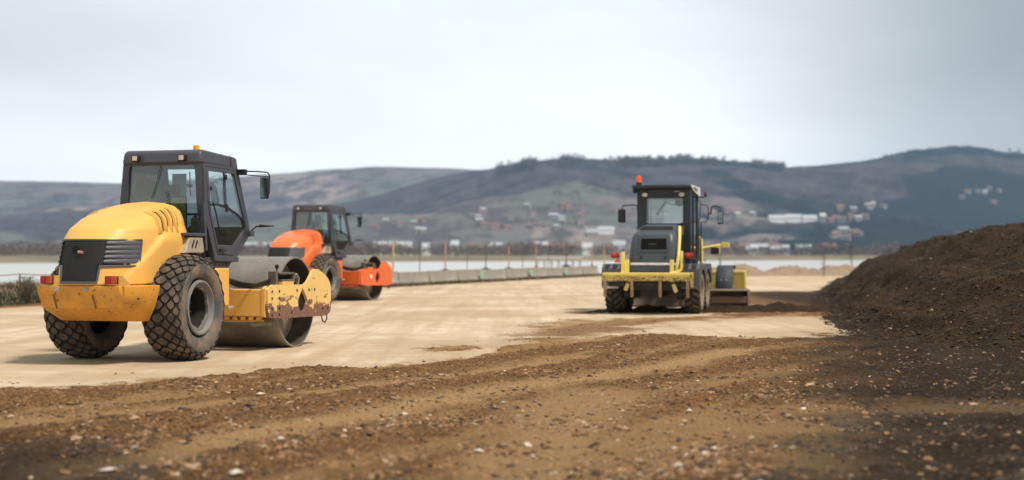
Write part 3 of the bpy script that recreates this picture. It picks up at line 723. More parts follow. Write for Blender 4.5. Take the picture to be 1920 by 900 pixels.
# ---- wire fence and scrub on the left bank
fr = empty('wire_fence', (-15.5, 44, .35)); fp = []
for k in range(11):
    Yk = 27.5+k*2.9; x, y = edge_pt(Yk, 2.3); fp.append((x+15.5, y-44, .0)); m = MB()
    m.tube([(x+15.5, y-44, -.5), (x+15.5+.02*math.sin(k*5), y-44, .58+.02*math.cos(k*3))], .028, 6); m.build('post', RUSTY, fr)
m = MB()
for z in (.55, .22):
    pth = []
    for (a, b) in zip(fp[:-1], fp[1:]):
        for q in range(6):
            t = q/6; pth.append((a[0]+(b[0]-a[0])*t, a[1]+(b[1]-a[1])*t, z-.05*math.sin(math.pi*t)*(1 if z > .3 else .5)))
    m.tube(pth, .014 if z > .3 else .008, 4)
m.build('wire', RUSTY, fr); tag(fr, 'rusty post and wire fence on the scrubby bank at the left edge', 'fence')
def blades(name, X, Y, Z, H, mats, mi, seed, lean=.5, wd=.012):
    r = np.random.default_rng(seed); n = len(X); a = r.random(n)*6.283; b = r.random(n)*6.283; l = H*lean*r.random(n)
    dx, dy = np.cos(a)*wd*(.5+r.random(n)), np.sin(a)*wd*(.5+r.random(n))
    v0 = np.stack([X-dx, Y-dy, Z], -1); v1 = np.stack([X+dx, Y+dy, Z], -1); v2 = np.stack([X+l*np.cos(b), Y+l*np.sin(b), Z+H], -1)
    return np_mesh(name, np.stack([v0, v1, v2], 1).reshape(-1, 3), np.arange(3*n).reshape(-1, 3), mats, None, False, mi=mi)
GD = simple('dark_green_weeds', (.035, .042, .022), .9, 0, .4, 2); GS = simple('dry_straw_grass', (.28, .22, .13), .9, 0, .3, 2); GB = simple('brown_dead_weeds', (.10, .072, .045), .9, 0, .4, 2)
n = 42000; Yb = rng.uniform(30, 56, n); off = rng.uniform(.35, 7.5, n); xb = -15+(Yb-44)*ED[0]/ED[1]-ED[1]*off; yb2 = Yb+ED[0]*off
zb = ground_h(xb, yb2, False); hh = np.where(off < 1.6, rng.uniform(.08, .34, n), rng.uniform(.05, .22, n))*(.5+1.0*ss(-.3, .4, fbm(xb, yb2, 3)))
mi = np.where(off < 2.1, rng.choice(3, n, p=[.85, .02, .13]), rng.choice(3, n, p=[.12, .40, .48]))
g = blades('scrub', xb, yb2, zb-.01, hh, [GD, GS, GB], mi, 4, .6, .018); tag(g, 'dark weeds and dry grass on the bank behind the yellow roller', 'scrub', kind='stuff')
n = 14000; Yb = rng.uniform(56, 108, n); off = rng.uniform(-.8, .02, n); xb = -15+(Yb-44)*ED[0]/ED[1]-ED[1]*off; yb2 = Yb+ED[0]*off
g = blades('dead_grass', xb, yb2, ground_h(xb, yb2, False), rng.uniform(.03, .20, n), [GD, GS, GB], rng.choice(3, n, p=[.15, .2, .65]), 6, .8, .03); tag(g, 'strip of dead brown grass at the foot of the concrete barrier', 'grass', kind='stuff')
# shrub
r_ = empty('dry_shrub', P2(50, 572, 45.2)); r_.location.z = .05
m = MB(); rr = random.Random(5)
for k in range(60):
    a = rr.uniform(0, 6.28); L = rr.uniform(.35, .85); q = rr.uniform(.05, .3)
    m.tube([(0, 0, 0), (q*math.cos(a)*.6, q*math.sin(a)*.6, L*.5), (q*math.cos(a), q*math.sin(a), L)], [.012, .008, .003], 4)
m.build('stem', GB, r_)
q = np.random.default_rng(4); nn = 500; c = np.stack([q.normal(size=nn)*.16, q.normal(size=nn)*.16, .1+q.random(nn)*.72], -1); dd = q.normal(size=(nn, 3, 3))*.022
np_mesh('foliage', (c[:, None, :]+dd).reshape(-1, 3), np.arange(3*nn).reshape(-1, 3), [GD, GB], r_, mi=q.integers(0, 2, nn)); tag(r_, 'spindly dry shrub standing on the left bank beside the fence post', 'shrub')
# rubble bank on the far right edge of the pad
bx = np.arange(6, 42, .12); by = np.arange(102, 115, .14); BX, BY = np.meshgrid(bx, by, indexing='ij')
bz = .95*np.exp(-((BY-108-.6*fbm(BX*.3, BX*0, 2))/2.4)**2)*(.62+.6*fbm(BX*.55, BY*.4, 4)+.35*fbm(BX*2, BY*2, 3))*ss(6, 9, BX)-.05
g = np_mesh('dirt_bank', np.stack([BX, BY, bz], -1).reshape(-1, 3), grid_faces(len(bx), len(by)), [paint('rubble_earth', (.30, .215, .14), .95, .6, (.12, .085, .06), .8, bump=.5)], smooth=False)
tag(g, 'low bank of lumpy brown rubble across the pad between grader and heap', 'dirt bank')

# ---- dark gravel heap
FT = [(60, 14), (30, 20.2), (14, 21.6), (9.5, 22.3), (7.9, 23.1), (6.9, 25.1), (6.45, 28.3), (7.2, 33.8), (8.55, 42), (11.9, 59), (17, 80), (26, 96)]
def foot_d(x, y):
    d = polydist(x, y, FT)
    fy = np.array([p[1] for p in FT][4:]); fx = np.array([p[0] for p in FT][4:])
    left = x < np.interp(y, fy, fx); low = y < np.interp(x, [7.9, 9.5, 14, 21.6, 30, 60], [23.1, 22.3, 21.6, 21, 20.2, 14])
    return np.where(left | ((x > 7.9) & low) | (y < 20), -d, d)
def heap_h(x, y, fine=True):
    n = fbm(x*.35+3, y*.35, 3); d = foot_d(x, y)+.55*n+.32*fbm(x*1.5+11, y*1.1, 3)
    cap = 3.1; sl = (.40+.16*ss(26, 42, y))*(.45+.55*ss(0, 1.6, d))
    dd = np.clip(d, 0, None); z = cap*(1-np.exp(-sl*dd/cap))
    # dumped ridges
    z = z + (.34*ss(.0, .45, fbm(x*.20+1, y*.45+9, 2))+.22*fbm(x*.7, y*.85, 4))*ss(.2, 3, dd)
    z = z + (.13*np.sin(z*2*np.pi/.85+2.6*n)+.10*fbm(x*1.9+5, y*1.9, 3))*ss(.2, 1.2, dd)*.8
    z = z + .075*fbm(x*3, y*3, 3)*ss(0, .6, dd)
    if fine: z = z + .048*fbm(x*9, y*9, 3, .7)*ss(0, .3, dd)
    return np.where(d > 0, z+.02, -.25+.27*ss(-.5, 0, d))
mx_ = axis_pts(5.2, 6.0, 15.5, 60, .055, 1.06); my_ = axis_pts(13, 21.5, 42, 100, .062, 1.05)
MX, MY = np.meshgrid(mx_, my_, indexing='ij'); MZ = heap_h(MX, MY)
def heapmat():
    t = NT('dark_crushed_gravel'); P = t.obj(); f = t.noise(P, 24, 5, .7); m2 = t.noise(P, 1.1, 5, .6); v = t.noise(P, 60, 3, .7)
    c = t.mix(t.ramp(f, .38, .66), (.009, .0055, .003), (.068, .039, .017)); c = t.mix(t.ramp(m2, .45, .66, 0, .45), c, (.092, .055, .024)); c = t.mix(t.ramp(v, .62, .74, 0, .4), c, (.13, .09, .05))
    return t.done(t.bsdf(c, .95, 0, t.bump(t.math('ADD', f, v), .9, .04), spec=.2))
hp = np_mesh('gravel_heap', np.stack([MX, MY, MZ], -1).reshape(-1, 3), grid_faces(len(mx_), len(my_)), [heapmat()], smooth=True)
tag(hp, 'big dark brown heap of crushed gravel at the right edge', 'gravel heap')
HST = [simple('heap_brown_stone', (.075, .045, .022), .95, 0, .35, 3), simple('heap_tan_stone', (.14, .09, .045), .95, 0, .3, 3), simple('heap_pale_stone', (.30, .23, .16), .9), simple('heap_dark_clod', (.022, .015, .010), .95, 0, .4, 3)]
N = 60000; u = rng.random(N); Yc = 21*(58/21)**u; Xc = Yc*(.16+.22*rng.random(N)); ok = foot_d(Xc, Yc) > -.25*rng.random(N)**2
Xc, Yc = Xc[ok], Yc[ok]; S = np.clip(np.exp(rng.normal(math.log(.014), .5, len(Xc))), .006, .06)*(Yc/30)**.35; big = rng.random(len(S)) < .004+.02*(foot_d(Xc, Yc) < .7); S[big] = rng.uniform(.035, .07, big.sum())
ZH = np.maximum(heap_h(Xc, Yc, False), ground_h(Xc, Yc, False))
mi = rng.choice(4, len(Xc), p=[.26, .035, .005, .70])
o = stones('loose_stones', Xc, Yc, ZH+S*.05, S, HST, mi, hp, 9); tag(o, kind='stuff')
# material bladed up under the grader
bx = np.arange(1.6, 10.2, .05); by = np.arange(37.3, 43.6, .06); BX, BY = np.meshgrid(bx, by, indexing='ij')
ln = 39.7+.16*(BX-2)
bz = .20*np.exp(-((BY-ln-.3*fbm(BX*.6, BX*0+3, 2))/.62)**2)*(.7+.9*fbm(BX*1.1, BY*1.1, 4)+.4*fbm(BX*6, BY*6, 2))*ss(1.6, 2.6, BX)*ss(10.2, 9.2, BX)-.035+.05*ss(4.5, 6.5, BX)*ss(1.2, .2, np.abs(BY-ln))*ss(10.2, 9.2, BX)
g = np_mesh('windrow', np.stack([BX, BY, bz], -1).reshape(-1, 3), grid_faces(len(bx), len(by)), [heapmat()], smooth=True); tag(g, 'low dark windrow of loose earth under and beside the grader', 'windrow')

# ---- haze
def hazebox(dens):
    m = MB(); m.box(-6500, 6500, -350, 6400, -9, 340); o = m.build('haze', [], None)
    t = NT('thin_haze'); pv = t.n('ShaderNodeVolumePrincipled'); pv.inputs['Color'].default_value = (.50, .69, .97, 1); pv.inputs['Density'].default_value = dens; pv.inputs['Anisotropy'].default_value = .2
    t.l(pv.outputs[0], t.out.inputs['Volume']); o.data.materials.append(t.m); tag(o, kind='stuff'); return o
hazebox(.0001)
# ================================================================== MACHINES
def spow(v, p): return math.copysign(abs(v)**p, v)
def tyre_prof(Wd, R0, rc, n=34, e=.78):
    hh = R0-rc; out = []
    for i in range(n+1):
        a = math.radians(-152+304*i/n); out.append((Wd/2*spow(math.sin(a), e), rc+hh*spow(math.cos(a), e)))
    return out
def lug_tyre(R0, Wd, rc, pat, parent):
    m = MB(); pr = tyre_prof(Wd, R0, rc); m.lathe(pr, (0, 0, 0), 72, 0)
    hh = R0-rc
    def pt(th, a, h):
        a_ = math.radians(a); e = .78
        y = Wd/2*spow(math.sin(a_), e); r = rc+hh*spow(math.cos(a_), e)
        # outward normal of the superellipse
        ny = spow(math.sin(a_), 2-e)/(Wd/2); nr = spow(math.cos(a_), 2-e)/hh; L = math.hypot(ny, nr); y += h*ny/L; r += h*nr/L
        return (r*math.cos(th), y, r*math.sin(th))
    def lug(cs, h, mi=1):
        n = len(cs); cx = sum(c[0] for c in cs)/n; cy = sum(c[1] for c in cs)/n
        vs = [pt(t, a, -.004) for t, a in cs] + [pt(cx+(t-cx)*.88, cy+(a-cy)*.88, h) for t, a in cs]
        m.add(vs, [tuple(range(n, 2*n))], mi); m.add(vs, [(i, (i+1) % n, n+(i+1) % n, n+i) for i in range(n)], 0)
    if pat == 'diamond':
        nc = 26; rows = [-66, -50, -33.5, -16.8, 0, 16.8, 33.5, 50, 66]
        for k, a in enumerate(rows):
            for j in range(nc):
                th = (j+(k % 2)*.5)*2*math.pi/nc; dt = 2*math.pi/nc*.5; da = 15.5 if abs(a) < 60 else 10
                cs = []
                for (u, v) in ((1, 0), (0, 1), (-1, 0), (0, -1)):
                    for s in (-.24, .24):
                        cs.append((th+dt*.86*((u if u else s)*(1-.24*(u != 0)*0)), a+da*.86*(v if v else s*(1)) if v else a+da*.86*s*1.0))
                # proper chamfered diamond
                q = .22; cs = [(1-q, -q), (1-q, q), (q, 1-q), (-q, 1-q), (-(1-q), q), (-(1-q), -q), (-q, -(1-q)), (q, -(1-q))]
                lug([(th+dt*.93*u, a+da*.93*v) for u, v in cs], .026 if abs(a) < 60 else .014)
    else:
        nb = 19
        for sgn in (-1, 1):
            for j in range(nb):
                th = (j+(.5 if sgn > 0 else 0))*2*math.pi/nb; d = .085; sk = .34
                cs = [(th-d, -2*sgn), (th+d, -2*sgn), (th+d+sk*.55, 34*sgn), (th+d*.9+sk, 68*sgn), (th-d*.9+sk, 68*sgn), (th-d+sk*.55, 34*sgn)]
                lug(cs, .028)
    o = m.build('tyre', [WALL if pat == 'diamond' else simple('dusty_tan_sidewall', (.21, .16, .105), .9, 0, .5, 6), LUG], parent, smooth=True, ang=28)
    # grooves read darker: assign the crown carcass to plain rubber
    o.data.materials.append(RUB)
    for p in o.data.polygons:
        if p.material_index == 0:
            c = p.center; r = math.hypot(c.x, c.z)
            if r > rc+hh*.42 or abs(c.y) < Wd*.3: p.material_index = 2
    return o
def roller_wheel(root, x, y, sgn, pat='diamond', R0=.75, Wd=.63, rc=.57, rim=WHEELG, Rr=.385, name='wheel'):
    m = MB(); o_ = Wd/2*sgn
    # rim flange, dish ring with scalloped opening, barrel
    m.lathe([(o_*.80, Rr+.02), (o_*.90, Rr+.012), (o_*.92, Rr-.012), (o_*.80, Rr-.03), (o_*.66, Rr-.045)], (0, 0, 0), 56, 0)
    n = 96; ring = []
    for k in range(n):
        a = 2*math.pi*k/n; ri = Rr*(.77+.045*math.cos(6*a)**3) if pat == 'diamond' else Rr*.60; ring.append((a, ri))
    yy = o_*.70
    vo = [(math.cos(a)*(Rr-.03), yy, math.sin(a)*(Rr-.03)) for a, _ in ring]; vi = [(math.cos(a)*r, yy+.012*sgn, math.sin(a)*r) for a, r in ring]
    vb = [(math.cos(a)*r, yy-.03*sgn, math.sin(a)*r) for a, r in ring]
    m.add(vo+vi+vb, [(k, (k+1) % n, n+(k+1) % n, n+k) for k in range(n)]+[(n+k, n+(k+1) % n, 2*n+(k+1) % n, 2*n+k) for k in range(n)], 0)
    m.lathe([(yy-.03*sgn, Rr*.80), (o_*.25, Rr*.78), (-o_*.1, Rr*.74), (-o_*.14, Rr*.45), (-o_*.10, .10), (o_*.05, .09), (o_*.06, .001)], (0, 0, 0), 40, 1)
    for k in range(10):
        a = 2*math.pi*k/10; m.cyl((math.cos(a)*Rr*.55, -o_*.09, math.sin(a)*Rr*.55), .018, .05, 8, 'y', 0)
    w_ = m.build(name, [rim, DARKM], root, smooth=True, ang=30); w_.location = (x, y, R0+.018)
    w_.rotation_euler = (0, random.uniform(0, 1), 0)
    lug_tyre(R0, Wd, rc, pat, w_); return w_

# hood surface of the roller -------------------------------------------------
XF = .30; PS = 3.0
_zt = [1.12, 1.41, 1.75, 1.90, 2.05, 2.18, 2.26, 2.305, 2.33]
_xr = [-1.53, -1.48, -1.37, -1.21, -.88, -.42, -.06, .18, .29]
_w = [.655, .66, .66, .655, .63, .575, .47, .31, .02]
def hL(z): return XF-np.interp(z, _zt, _xr)
def hW(z): return float(np.interp(z, _zt, _w))
def bulge(x, z):
    line = -1.02+(z-1.37)*1.31; t = max(0, min(1, (x-line)/.10)); t = t*t*(3-2*t)*(1-.35*max(0, min(1, (x-line-.1)/.6))); q = max(0, min(1, (2.02-z)/.3)); return .075*t*q*q*(3-2*q)
def hood_pt(z, phi, off=0.):
    L, W_ = hL(z), hW(z); c, s_ = math.cos(phi), math.sin(phi)
    x = XF-L*abs(c)**(2/PS); y = W_*spow(s_, 2/PS)
    y += math.copysign(bulge(x, z), y)*min(1, abs(y)/max(W_, .01))**6 if abs(y) > .3 else 0
    return (x, y, z)
def hood_y(x, z):
    L, W_ = hL(z), hW(z); u = (XF-x)/max(L, 1e-3)
    return 0 if u >= 1 else W_*(1-max(u, 0)**PS)**(1/PS)
def hood_x(y, z): L, W_ = hL(z), hW(z); return XF-L*(max(0, 1-(abs(y)/W_)**PS))**(1/PS)

def hw(z): return float(np.interp(z, [1.3, 2.3, 3.12], [.715, .715, .655]))

def roller(name, PNT, PW, PR, loc, th, label, orange=False):
    root = empty(name, loc, -th); root.rotation_euler = (0, 0, math.radians(90)-math.radians(th)); tag(root, label, 'road roller')
    # ---- hood
    m = MB(); zs = list(np.linspace(1.12, 1.75, 26))+list(np.linspace(1.77, 2.26, 26))+[2.28, 2.295, 2.305, 2.315, 2.325, 2.33]
    def hf(u, v): return hood_pt(zs[int(round(u*(len(zs)-1)))], -math.pi/2+math.pi*v)
    m.grid(hf, len(zs)-1, 120)
    hood = m.build('hood', PNT, root, smooth=True, ang=50)
    md = hood.modifiers.new('sol', 'SOLIDIFY'); md.thickness = .02; md.offset = -1
    # black bulkhead closing the hood's front
    m = MB(); zz = np.linspace(1.12, 2.32, 16)
    P_ = [(-hW(z)+.02, z-.012) for z in zz]+[(hW(z)-.02, z-.012) for z in zz[::-1]]
    m.prism(P_, lambda u, v, q: (q, u, v), XF-.06, XF-.03); m.build('hood_bulkhead', VOID, root)
    for sg in (-1, 1):        # four raised air-intake ribs over each shoulder
        for i, x0 in enumerate((-.44, -.31, -.17, -.03)):
            m = MB(); top = float(np.interp(x0, _xr, _zt)); zz = [top-.012, top-.03, top-.06, top-.10, top-.15, top-.20, 1.86, 1.83]
            zz = sorted([z for z in zz if z > 1.82], reverse=True)
            rows = []
            for k, z in enumerate(zz):
                yv = hood_y(x0+.04, z); h_ = (.034 if sg < 0 else .012)*min(1, k/1.0)*min(1, (len(zz)-1-k)/1.0) + .002
                nz_ = .5 if z > 1.98 else .12
                rows.append([(x0, sg*(yv), z-.004), (x0+.012, sg*(yv+h_), z+h_*nz_), (x0+.070, sg*(yv+h_), z+h_*nz_), (x0+.090, sg*(yv-.008), z-.008)])
            vs = [p for r_ in rows for p in r_]; fs = []
            for k in range(len(rows)-1):
                for q in range(3): fs.append((k*4+q, k*4+q+1, (k+1)*4+q+1, (k+1)*4+q))
            m.add(vs, fs); m.build('louvre_rib', PNT, hood, smooth=True, ang=60)
            m = MB(); rows = [[(x0+.086, sg*(hood_y(x0+.09, z)+.010), z+.010), (x0+.130, sg*(hood_y(x0+.13, z)+.010), z+.010)] for z in zz[1:]]
            vs = [p for r_ in rows for p in r_]; m.add(vs, [(2*k, 2*k+1, 2*k+3, 2*k+2) for k in range(len(rows)-1)]); m.build('louvre_slot', VOID, hood)
    # ---- grille
    def gp(y, z, off): return (hood_x(y, z)-off, y, z)
    m = MB()
    def patch(y0, y1, z0, z1, off, mi, nu=10, nv=2):
        m.grid(lambda u, v: gp(y0+(y1-y0)*u, z0+(z1-z0)*v, off), nu, nv, mi)
    patch(-.585, .585, 1.395, 1.735, .006, 0, 24); patch(-.29, .29, 1.17, 1.40, .006, 0, 8)
    g = m.build('grille', VOID if not orange else BLK, hood)
    m = MB()
    O_ = [(-.59, 1.745), (.59, 1.745), (.59, 1.38), (.30, 1.38), (.28, 1.15), (-.28, 1.15), (-.30, 1.38), (-.59, 1.38)]
    path = []
    for (a, b) in zip(O_, O_[1:]+O_[:1]):
        for k in range(8): t = k/8; y = a[0]+(b[0]-a[0])*t; z = a[1]+(b[1]-a[1])*t; path.append(gp(y, z, .012))
    path.append(path[0]); path.append(path[1]); m.tube(path, .016, 6, 0, False)
    for sg in (-1, 1):
        for k in range(5):
            z0 = 1.415+k*.064
            m.grid(lambda u, v: gp(sg*(.35+.238*u), z0+.061*v, .012+.034*math.sin(math.pi*v)**.5*(1-.5*u**3)), 10, 5)
    m.build('grille_frame', GRILLE, hood, smooth=True, ang=50)
    m = MB(); s_ = .0165
    for iz in range(40):
        for iy in range(-26, 27):
            z = 1.175+iz*s_*1.5; y = iy*s_*1.732+(iz % 2)*s_*.866
            if z > 1.725 or abs(y) > (.345 if z > 1.40 else .262): continue
            vs = []
            for rr_ in (s_*1.0, s_*.76):
                for k in range(6):
                    a = math.pi/6+k*math.pi/3; vs.append(gp(y+rr_*math.cos(a), z+rr_*math.sin(a), .017))
            m.add(vs, [(k, (k+1) % 6, 6+(k+1) % 6, 6+k) for k in range(6)])
    m.build('grille_mesh', simple('dark_mesh_metal', (.035, .036, .038), .6), hood)
    if not orange:
        m = MB(); m.cyl((hood_x(.06, 1.60)-.025, .06, 1.60), .062, .02, 18, 'x'); m.build('filler_hole', VOID, hood)
        m = MB(); m.tube([gp(.02, 1.575, .04), gp(-.05, 1.57, .04)], .022, 8); m.build('exhaust_tip', simple('pinkish_metal', (.45, .2, .15), .6), hood, smooth=True)
    # ---- counterweight
    lv = [(1.11, -1.50, .65, -1.09, .87), (1.03, -1.50, .65, -1.08, .86), (.80, -1.40, .635, -1.0, .79), (.60, -.93, .57, -.86, .69)]
    rows = []
    for z, xr, ya, xb_, yb_ in lv: rows.append([(-.80, -yb_, z), (xb_, -yb_, z), (xr, -ya, z), (xr, ya, z), (xb_, yb_, z), (-.80, yb_, z)])
    m = MB(); vs = [p for r_ in rows for p in r_]; fs = []
    for k in range(3):
        for q in range(5): fs.append((k*6+q, k*6+q+1, (k+1)*6+q+1, (k+1)*6+q))
        fs.append((k*6+5, k*6, (k+1)*6, (k+1)*6+5))
    fs += [tuple(range(6)), tuple(range(18, 24))]
    m.add(vs, fs); cw = m.build('counterweight', PW, root, bevel=.008)
    m = MB()
    for yv in (.40, -.22): m.bar((-1.503, yv, .99), (-1.405, yv, .785), .016, .012)
    m.build('weld_seam', RUSTY, cw)
    for yv in (.33, -.12):
        m = MB(); m.box(-1.515, -1.50, yv-.035, yv+.035, 1.04, 1.09); m.cyl((-1.52, yv, 1.065), .012, .03, 6, 'x'); m.build('bracket_plate', GALV, cw)
    m = MB(); m.cyl((-1.27, -.80, .93), .014, .02, 8, 'x'); m.build('drain_plug', DARKM, cw)
    for y0, y1 in ((.60, .41), (-.42, -.61)):
        m = MB(); m.box(-1.49, -1.41, y1, y0, 1.135, 1.245, 0); t_ = m.build('taillight', BLK, root, bevel=.006)
        m = MB(); m.box(-1.515, -1.491, y1+.098, y0-.004, 1.14, 1.24); m.build('red_lens', REDL, t_, bevel=.006)
        m = MB(); m.box(-1.515, -1.491, y1+.004, y1+.093, 1.14, 1.24); m.build('orange_lens', ORL, t_, bevel=.006)
        m = MB(); m.prism([(y1-.002, 1.113), (y1-.002, 1.25), (y1-.07, 1.25), (y1-.17, 1.15), (y1-.17, 1.113)], lambda u, v, q: (q, u, v), -1.47, -1.455); m.build('lamp_bracket', PNT, t_)
    # ---- chassis, axle, articulation
    m = MB(); m.box(-.75, 1.2, -.42, .42, .62, 1.12); m.cyl((0, 0, .77), .16, 1.2, 16); m.box(.9, 2.0, -.30, .30, .45, .95); m.build('chassis', DARKM, root, bevel=.02)
    m = MB(); m.box(.70, 1.50, -.76, .76, .74, 1.33); m.build('articulation_frame', PNT, root, bevel=.02)
    m = MB(); m.box(1.508, 1.58, -.785, -.64, .98, 1.02); m.box(1.40, 1.56, -.80, -.765, .70, .74); m.build('frame_clamp', GALV, root, bevel=.005)
    # ---- cab
    SO = [(.77, 2.93), (.75, 2.32), (.79, 2.15), (1.12, 1.45), (1.74, 1.43), (2.29, 1.86), (2.27, 1.98), (1.94, 2.93)]
    DO = [(.90, 2.885), (.885, 2.32), (.92, 2.17), (1.20, 1.54), (1.70, 1.52), (2.20, 1.90), (2.18, 1.98), (1.865, 2.875)]
    WO = [(.965, 2.82), (.950, 2.32), (.98, 2.18), (1.19, 1.69), (1.72, 1.68), (2.12, 1.97), (2.11, 2.01), (1.81, 2.81)]
    m = MB()
    for sg in (-1, 1): m.ring(SO, DO, lambda u, v, q, sg=sg: (u, sg*(hw(v)+q), v), -.09, .0)
    # rear frame ring, front frame ring
    RO = [(-1, 2.93), (-1, 2.32), (-1, 1.60), (1, 1.60), (1, 2.32), (1, 2.93)]; RI = [(-1, 2.90), (-1, 2.32), (-1, 1.86), (1, 1.86), (1, 2.32), (1, 2.90)]
    def rx(z): return float(np.interp(z, [1.6, 2.32, 2.93], [.82, .75, .77]))
    m.ring(RO, RI, lambda u, v, q: (rx(v)+q, u*(hw(v)-(.13 if abs(v-1.86) < .01 or v == 2.90 or (v == 2.32 and False) else 0)), v), 0.0, .06)
    for sg in (-1, 1):
        m.prism([(.765, 2.93), (.745, 2.32), (.78, 2.15), (.95, 1.80), (1.02, 1.84), (.88, 2.17), (.845, 2.32), (.86, 2.93)], lambda u, v, q, sg=sg: (u, sg*(hw(v)-q), v), .004, .115)
        m.bar((2.25, sg*.67, 1.90), (1.91, sg*.61, 2.94), .07, .06)
    m.box(.9, 2.0, -.66, .66, 1.42, 1.50); m.box(2.15, 2.27, -.66, .66, 1.84, 1.98)
    m.prism([(1.72, 1.43), (2.26, 1.86), (2.26, 1.92), (1.70, 1.5)], lambda u, v, q: (u, q, v), -.66, .66)
    cabo = m.build('cab', CABG, root, bevel=.012)
    m = MB(); m.prism([(.735, 2.925), (1.965, 2.905), (1.955, 3.055), (1.90, 3.08), (.84, 3.135), (.765, 3.10)], lambda u, v, q: (u, q*(1-.03*(v > 3)), v), -.675, .675)
    m.build('roof', CABG, cabo, bevel=.03)
    m = MB(); m.tube([(1.70, -.66, 3.10), (1.70, -.682, 3.05), (1.70, -.684, 2.92)], .006, 5); m.build('roof_cable', BLK, cabo)
    m = MB(); m.prism([(1.13, 1.42), (1.19, 1.33), (1.66, 1.33), (2.22, 1.79), (2.26, 1.84), (1.74, 1.42)], lambda u, v, q: (u, q, v), -.66, .66); m.build('cab_floor', CABG, cabo, bevel=.01)
    m = MB()
    for k in range(4): m.box(1.22+.12*k, 1.235+.12*k, -.665, -.66, 1.36, 1.41)
    m.build('floor_bolt', BLK, cabo)
    def pane(pts, nm, par):
        m = MB(); n = len(pts); m.add(pts, [tuple(range(n))]); return m.build(nm, GLASS, par)
    pane([(.80, .59, 2.90), (.79, .59, 2.32), (.86, .59, 1.86), (.86, -.59, 1.86), (.79, -.59, 2.32), (.80, -.59, 2.90)][0:6], 'rear_window', cabo)
    pane([(1.93, .62, 2.92), (2.25, .66, 1.98), (2.25, -.66, 1.98), (1.93, -.62, 2.92)], 'windscreen', cabo)
    pane([(u, hw(v)-.03, v) for u, v in DO], 'side_window', cabo)
    m = MB(); m.ring(DO, WO, lambda u, v, q: (u, hw(v)+q, v), -.06, -.03); m.build('window_surround', CABG, cabo)
    # door, on the right flank
    IO = [(u+(.008 if u < 1.4 else -.008), v+(.008 if v < 2.2 else -.008)) for u, v in DO]
    m = MB(); m.ring(IO, WO, lambda u, v, q: (u, -(hw(v)+q), v), -.04, .008)
    pth = [(.955, -.722, 2.30), (1.20, -.722, 2.31), (1.50, -.722, 2.27), (1.80, -.722, 2.185), (2.07, -.722, 2.07)]
    m.tube(pth, .020, 6, 1); m.bar((1.47, -.71, 2.27), (1.49, -.67, 2.82), .03, .045, (0, 1, 0), 0)
    door = m.build('door', [CABG, BLK], root, bevel=.006)
    zb_ = [(u, v) for u, v in WO]
    pane([(.955, -(hw(2.3)-.01), 2.30), (1.20, -.705, 2.31), (1.50, -.705, 2.27), (1.80, -.705, 2.185), (2.07, -.705, 2.07), (1.81, -(hw(2.81)-.01), 2.81), (.965, -(hw(2.8)-.01), 2.82)], 'upper_window', door)
    pane([(.955, -.705, 2.30), (.98, -.705, 2.18), (1.19, -.705, 1.69), (1.72, -.705, 1.68), (2.12, -.705, 1.97), (2.11, -.705, 2.01), (2.07, -.705, 2.07), (1.80, -.705, 2.185), (1.50, -.705, 2.27), (1.20, -.705, 2.31)], 'lower_window', door)
    m = MB(); m.box(1.22, 1.30, -.75, -.722, 1.585, 1.63); m.tube([(1.28, -.74, 1.61), (1.40, -.755, 1.605)], .012, 6); m.build('handle', BLK, door)
    m = MB(); m.tube([(.90, -.72, 2.34), (.93, -.775, 2.335), (1.02, -.775, 2.20), (1.17, -.775, 1.84), (1.16, -.72, 1.80)], .011, 6); m.build('grab_rail', BLK, door, smooth=True)
    m = MB(); m.box(.93, .975, -.745, -.72, 2.52, 2.58); m.box(1.44, 1.50, -.745, -.715, 2.20, 2.32); m.box(1.42, 1.48, -.735, -.70, 2.70, 2.78); m.build('latch', BLK, door, bevel=.006)
    m = MB(); m.box(2.20, 2.33, -.78, -.70, 1.83, 1.92); m.box(2.02, 2.08, -.735, -.72, 1.62, 1.66); m.build('hinge', CABG, door, bevel=.008)
    # interior
    m = MB(); m.box(1.10, 1.55, -.24, .24, 1.72, 1.90); m.box(1.04, 1.16, -.23, .23, 1.88, 2.45); m.box(1.05, 1.13, -.13, .13, 2.46, 2.62)
    m.build('seat', SEATM, cabo, bevel=.04)
    m = MB(); m.box(1.0, 1.04, -.26, -.02, 2.0, 2.42); m.box(1.55, 1.75, -.30, -.05, 1.80, 2.12); m.build('hung_jacket', HIVIS, cabo, bevel=.03)
    m = MB(); m.tube([(2.05, 0, 1.5), (1.80, 0, 2.16)], .03, 8); m.lathe([(-.012, .17), (.012, .17), (.012, .19), (-.012, .19)], (1.78, 0, 2.18), 24, 0, 'z', True); m.box(1.88, 2.15, -.16, .16, 1.5, 2.0); m.box(1.0, 1.6, .40, .6, 1.5, 1.75)
    m.build('console', BLK, cabo, bevel=.01)
    m = MB(); m.box(1.66, 1.67, .08, .33, 2.44, 2.82); m.build('sun_visor', BLUEG, cabo, bevel=.004)
    m = MB(); m.tube([(1.9, .15, 2.86), (1.86, .12, 2.55), (1.84, .10, 2.48)], .010, 5); m.lathe([(-.02, .001), (0, .045), (.03, .055), (.06, .001)], (1.80, .10, 2.62), 12, 0, 'z'); m.build('cab_fan', BLK, cabo)
    m = MB(); m.tube([(.772, .02, 2.91), (.768, .12, 2.55), (.765, .18, 2.40)], .006, 5); m.tube([(.764, -.08, 2.50), (.764, -.10, 2.34)], .006, 5); m.build('wiper', BLK, cabo)
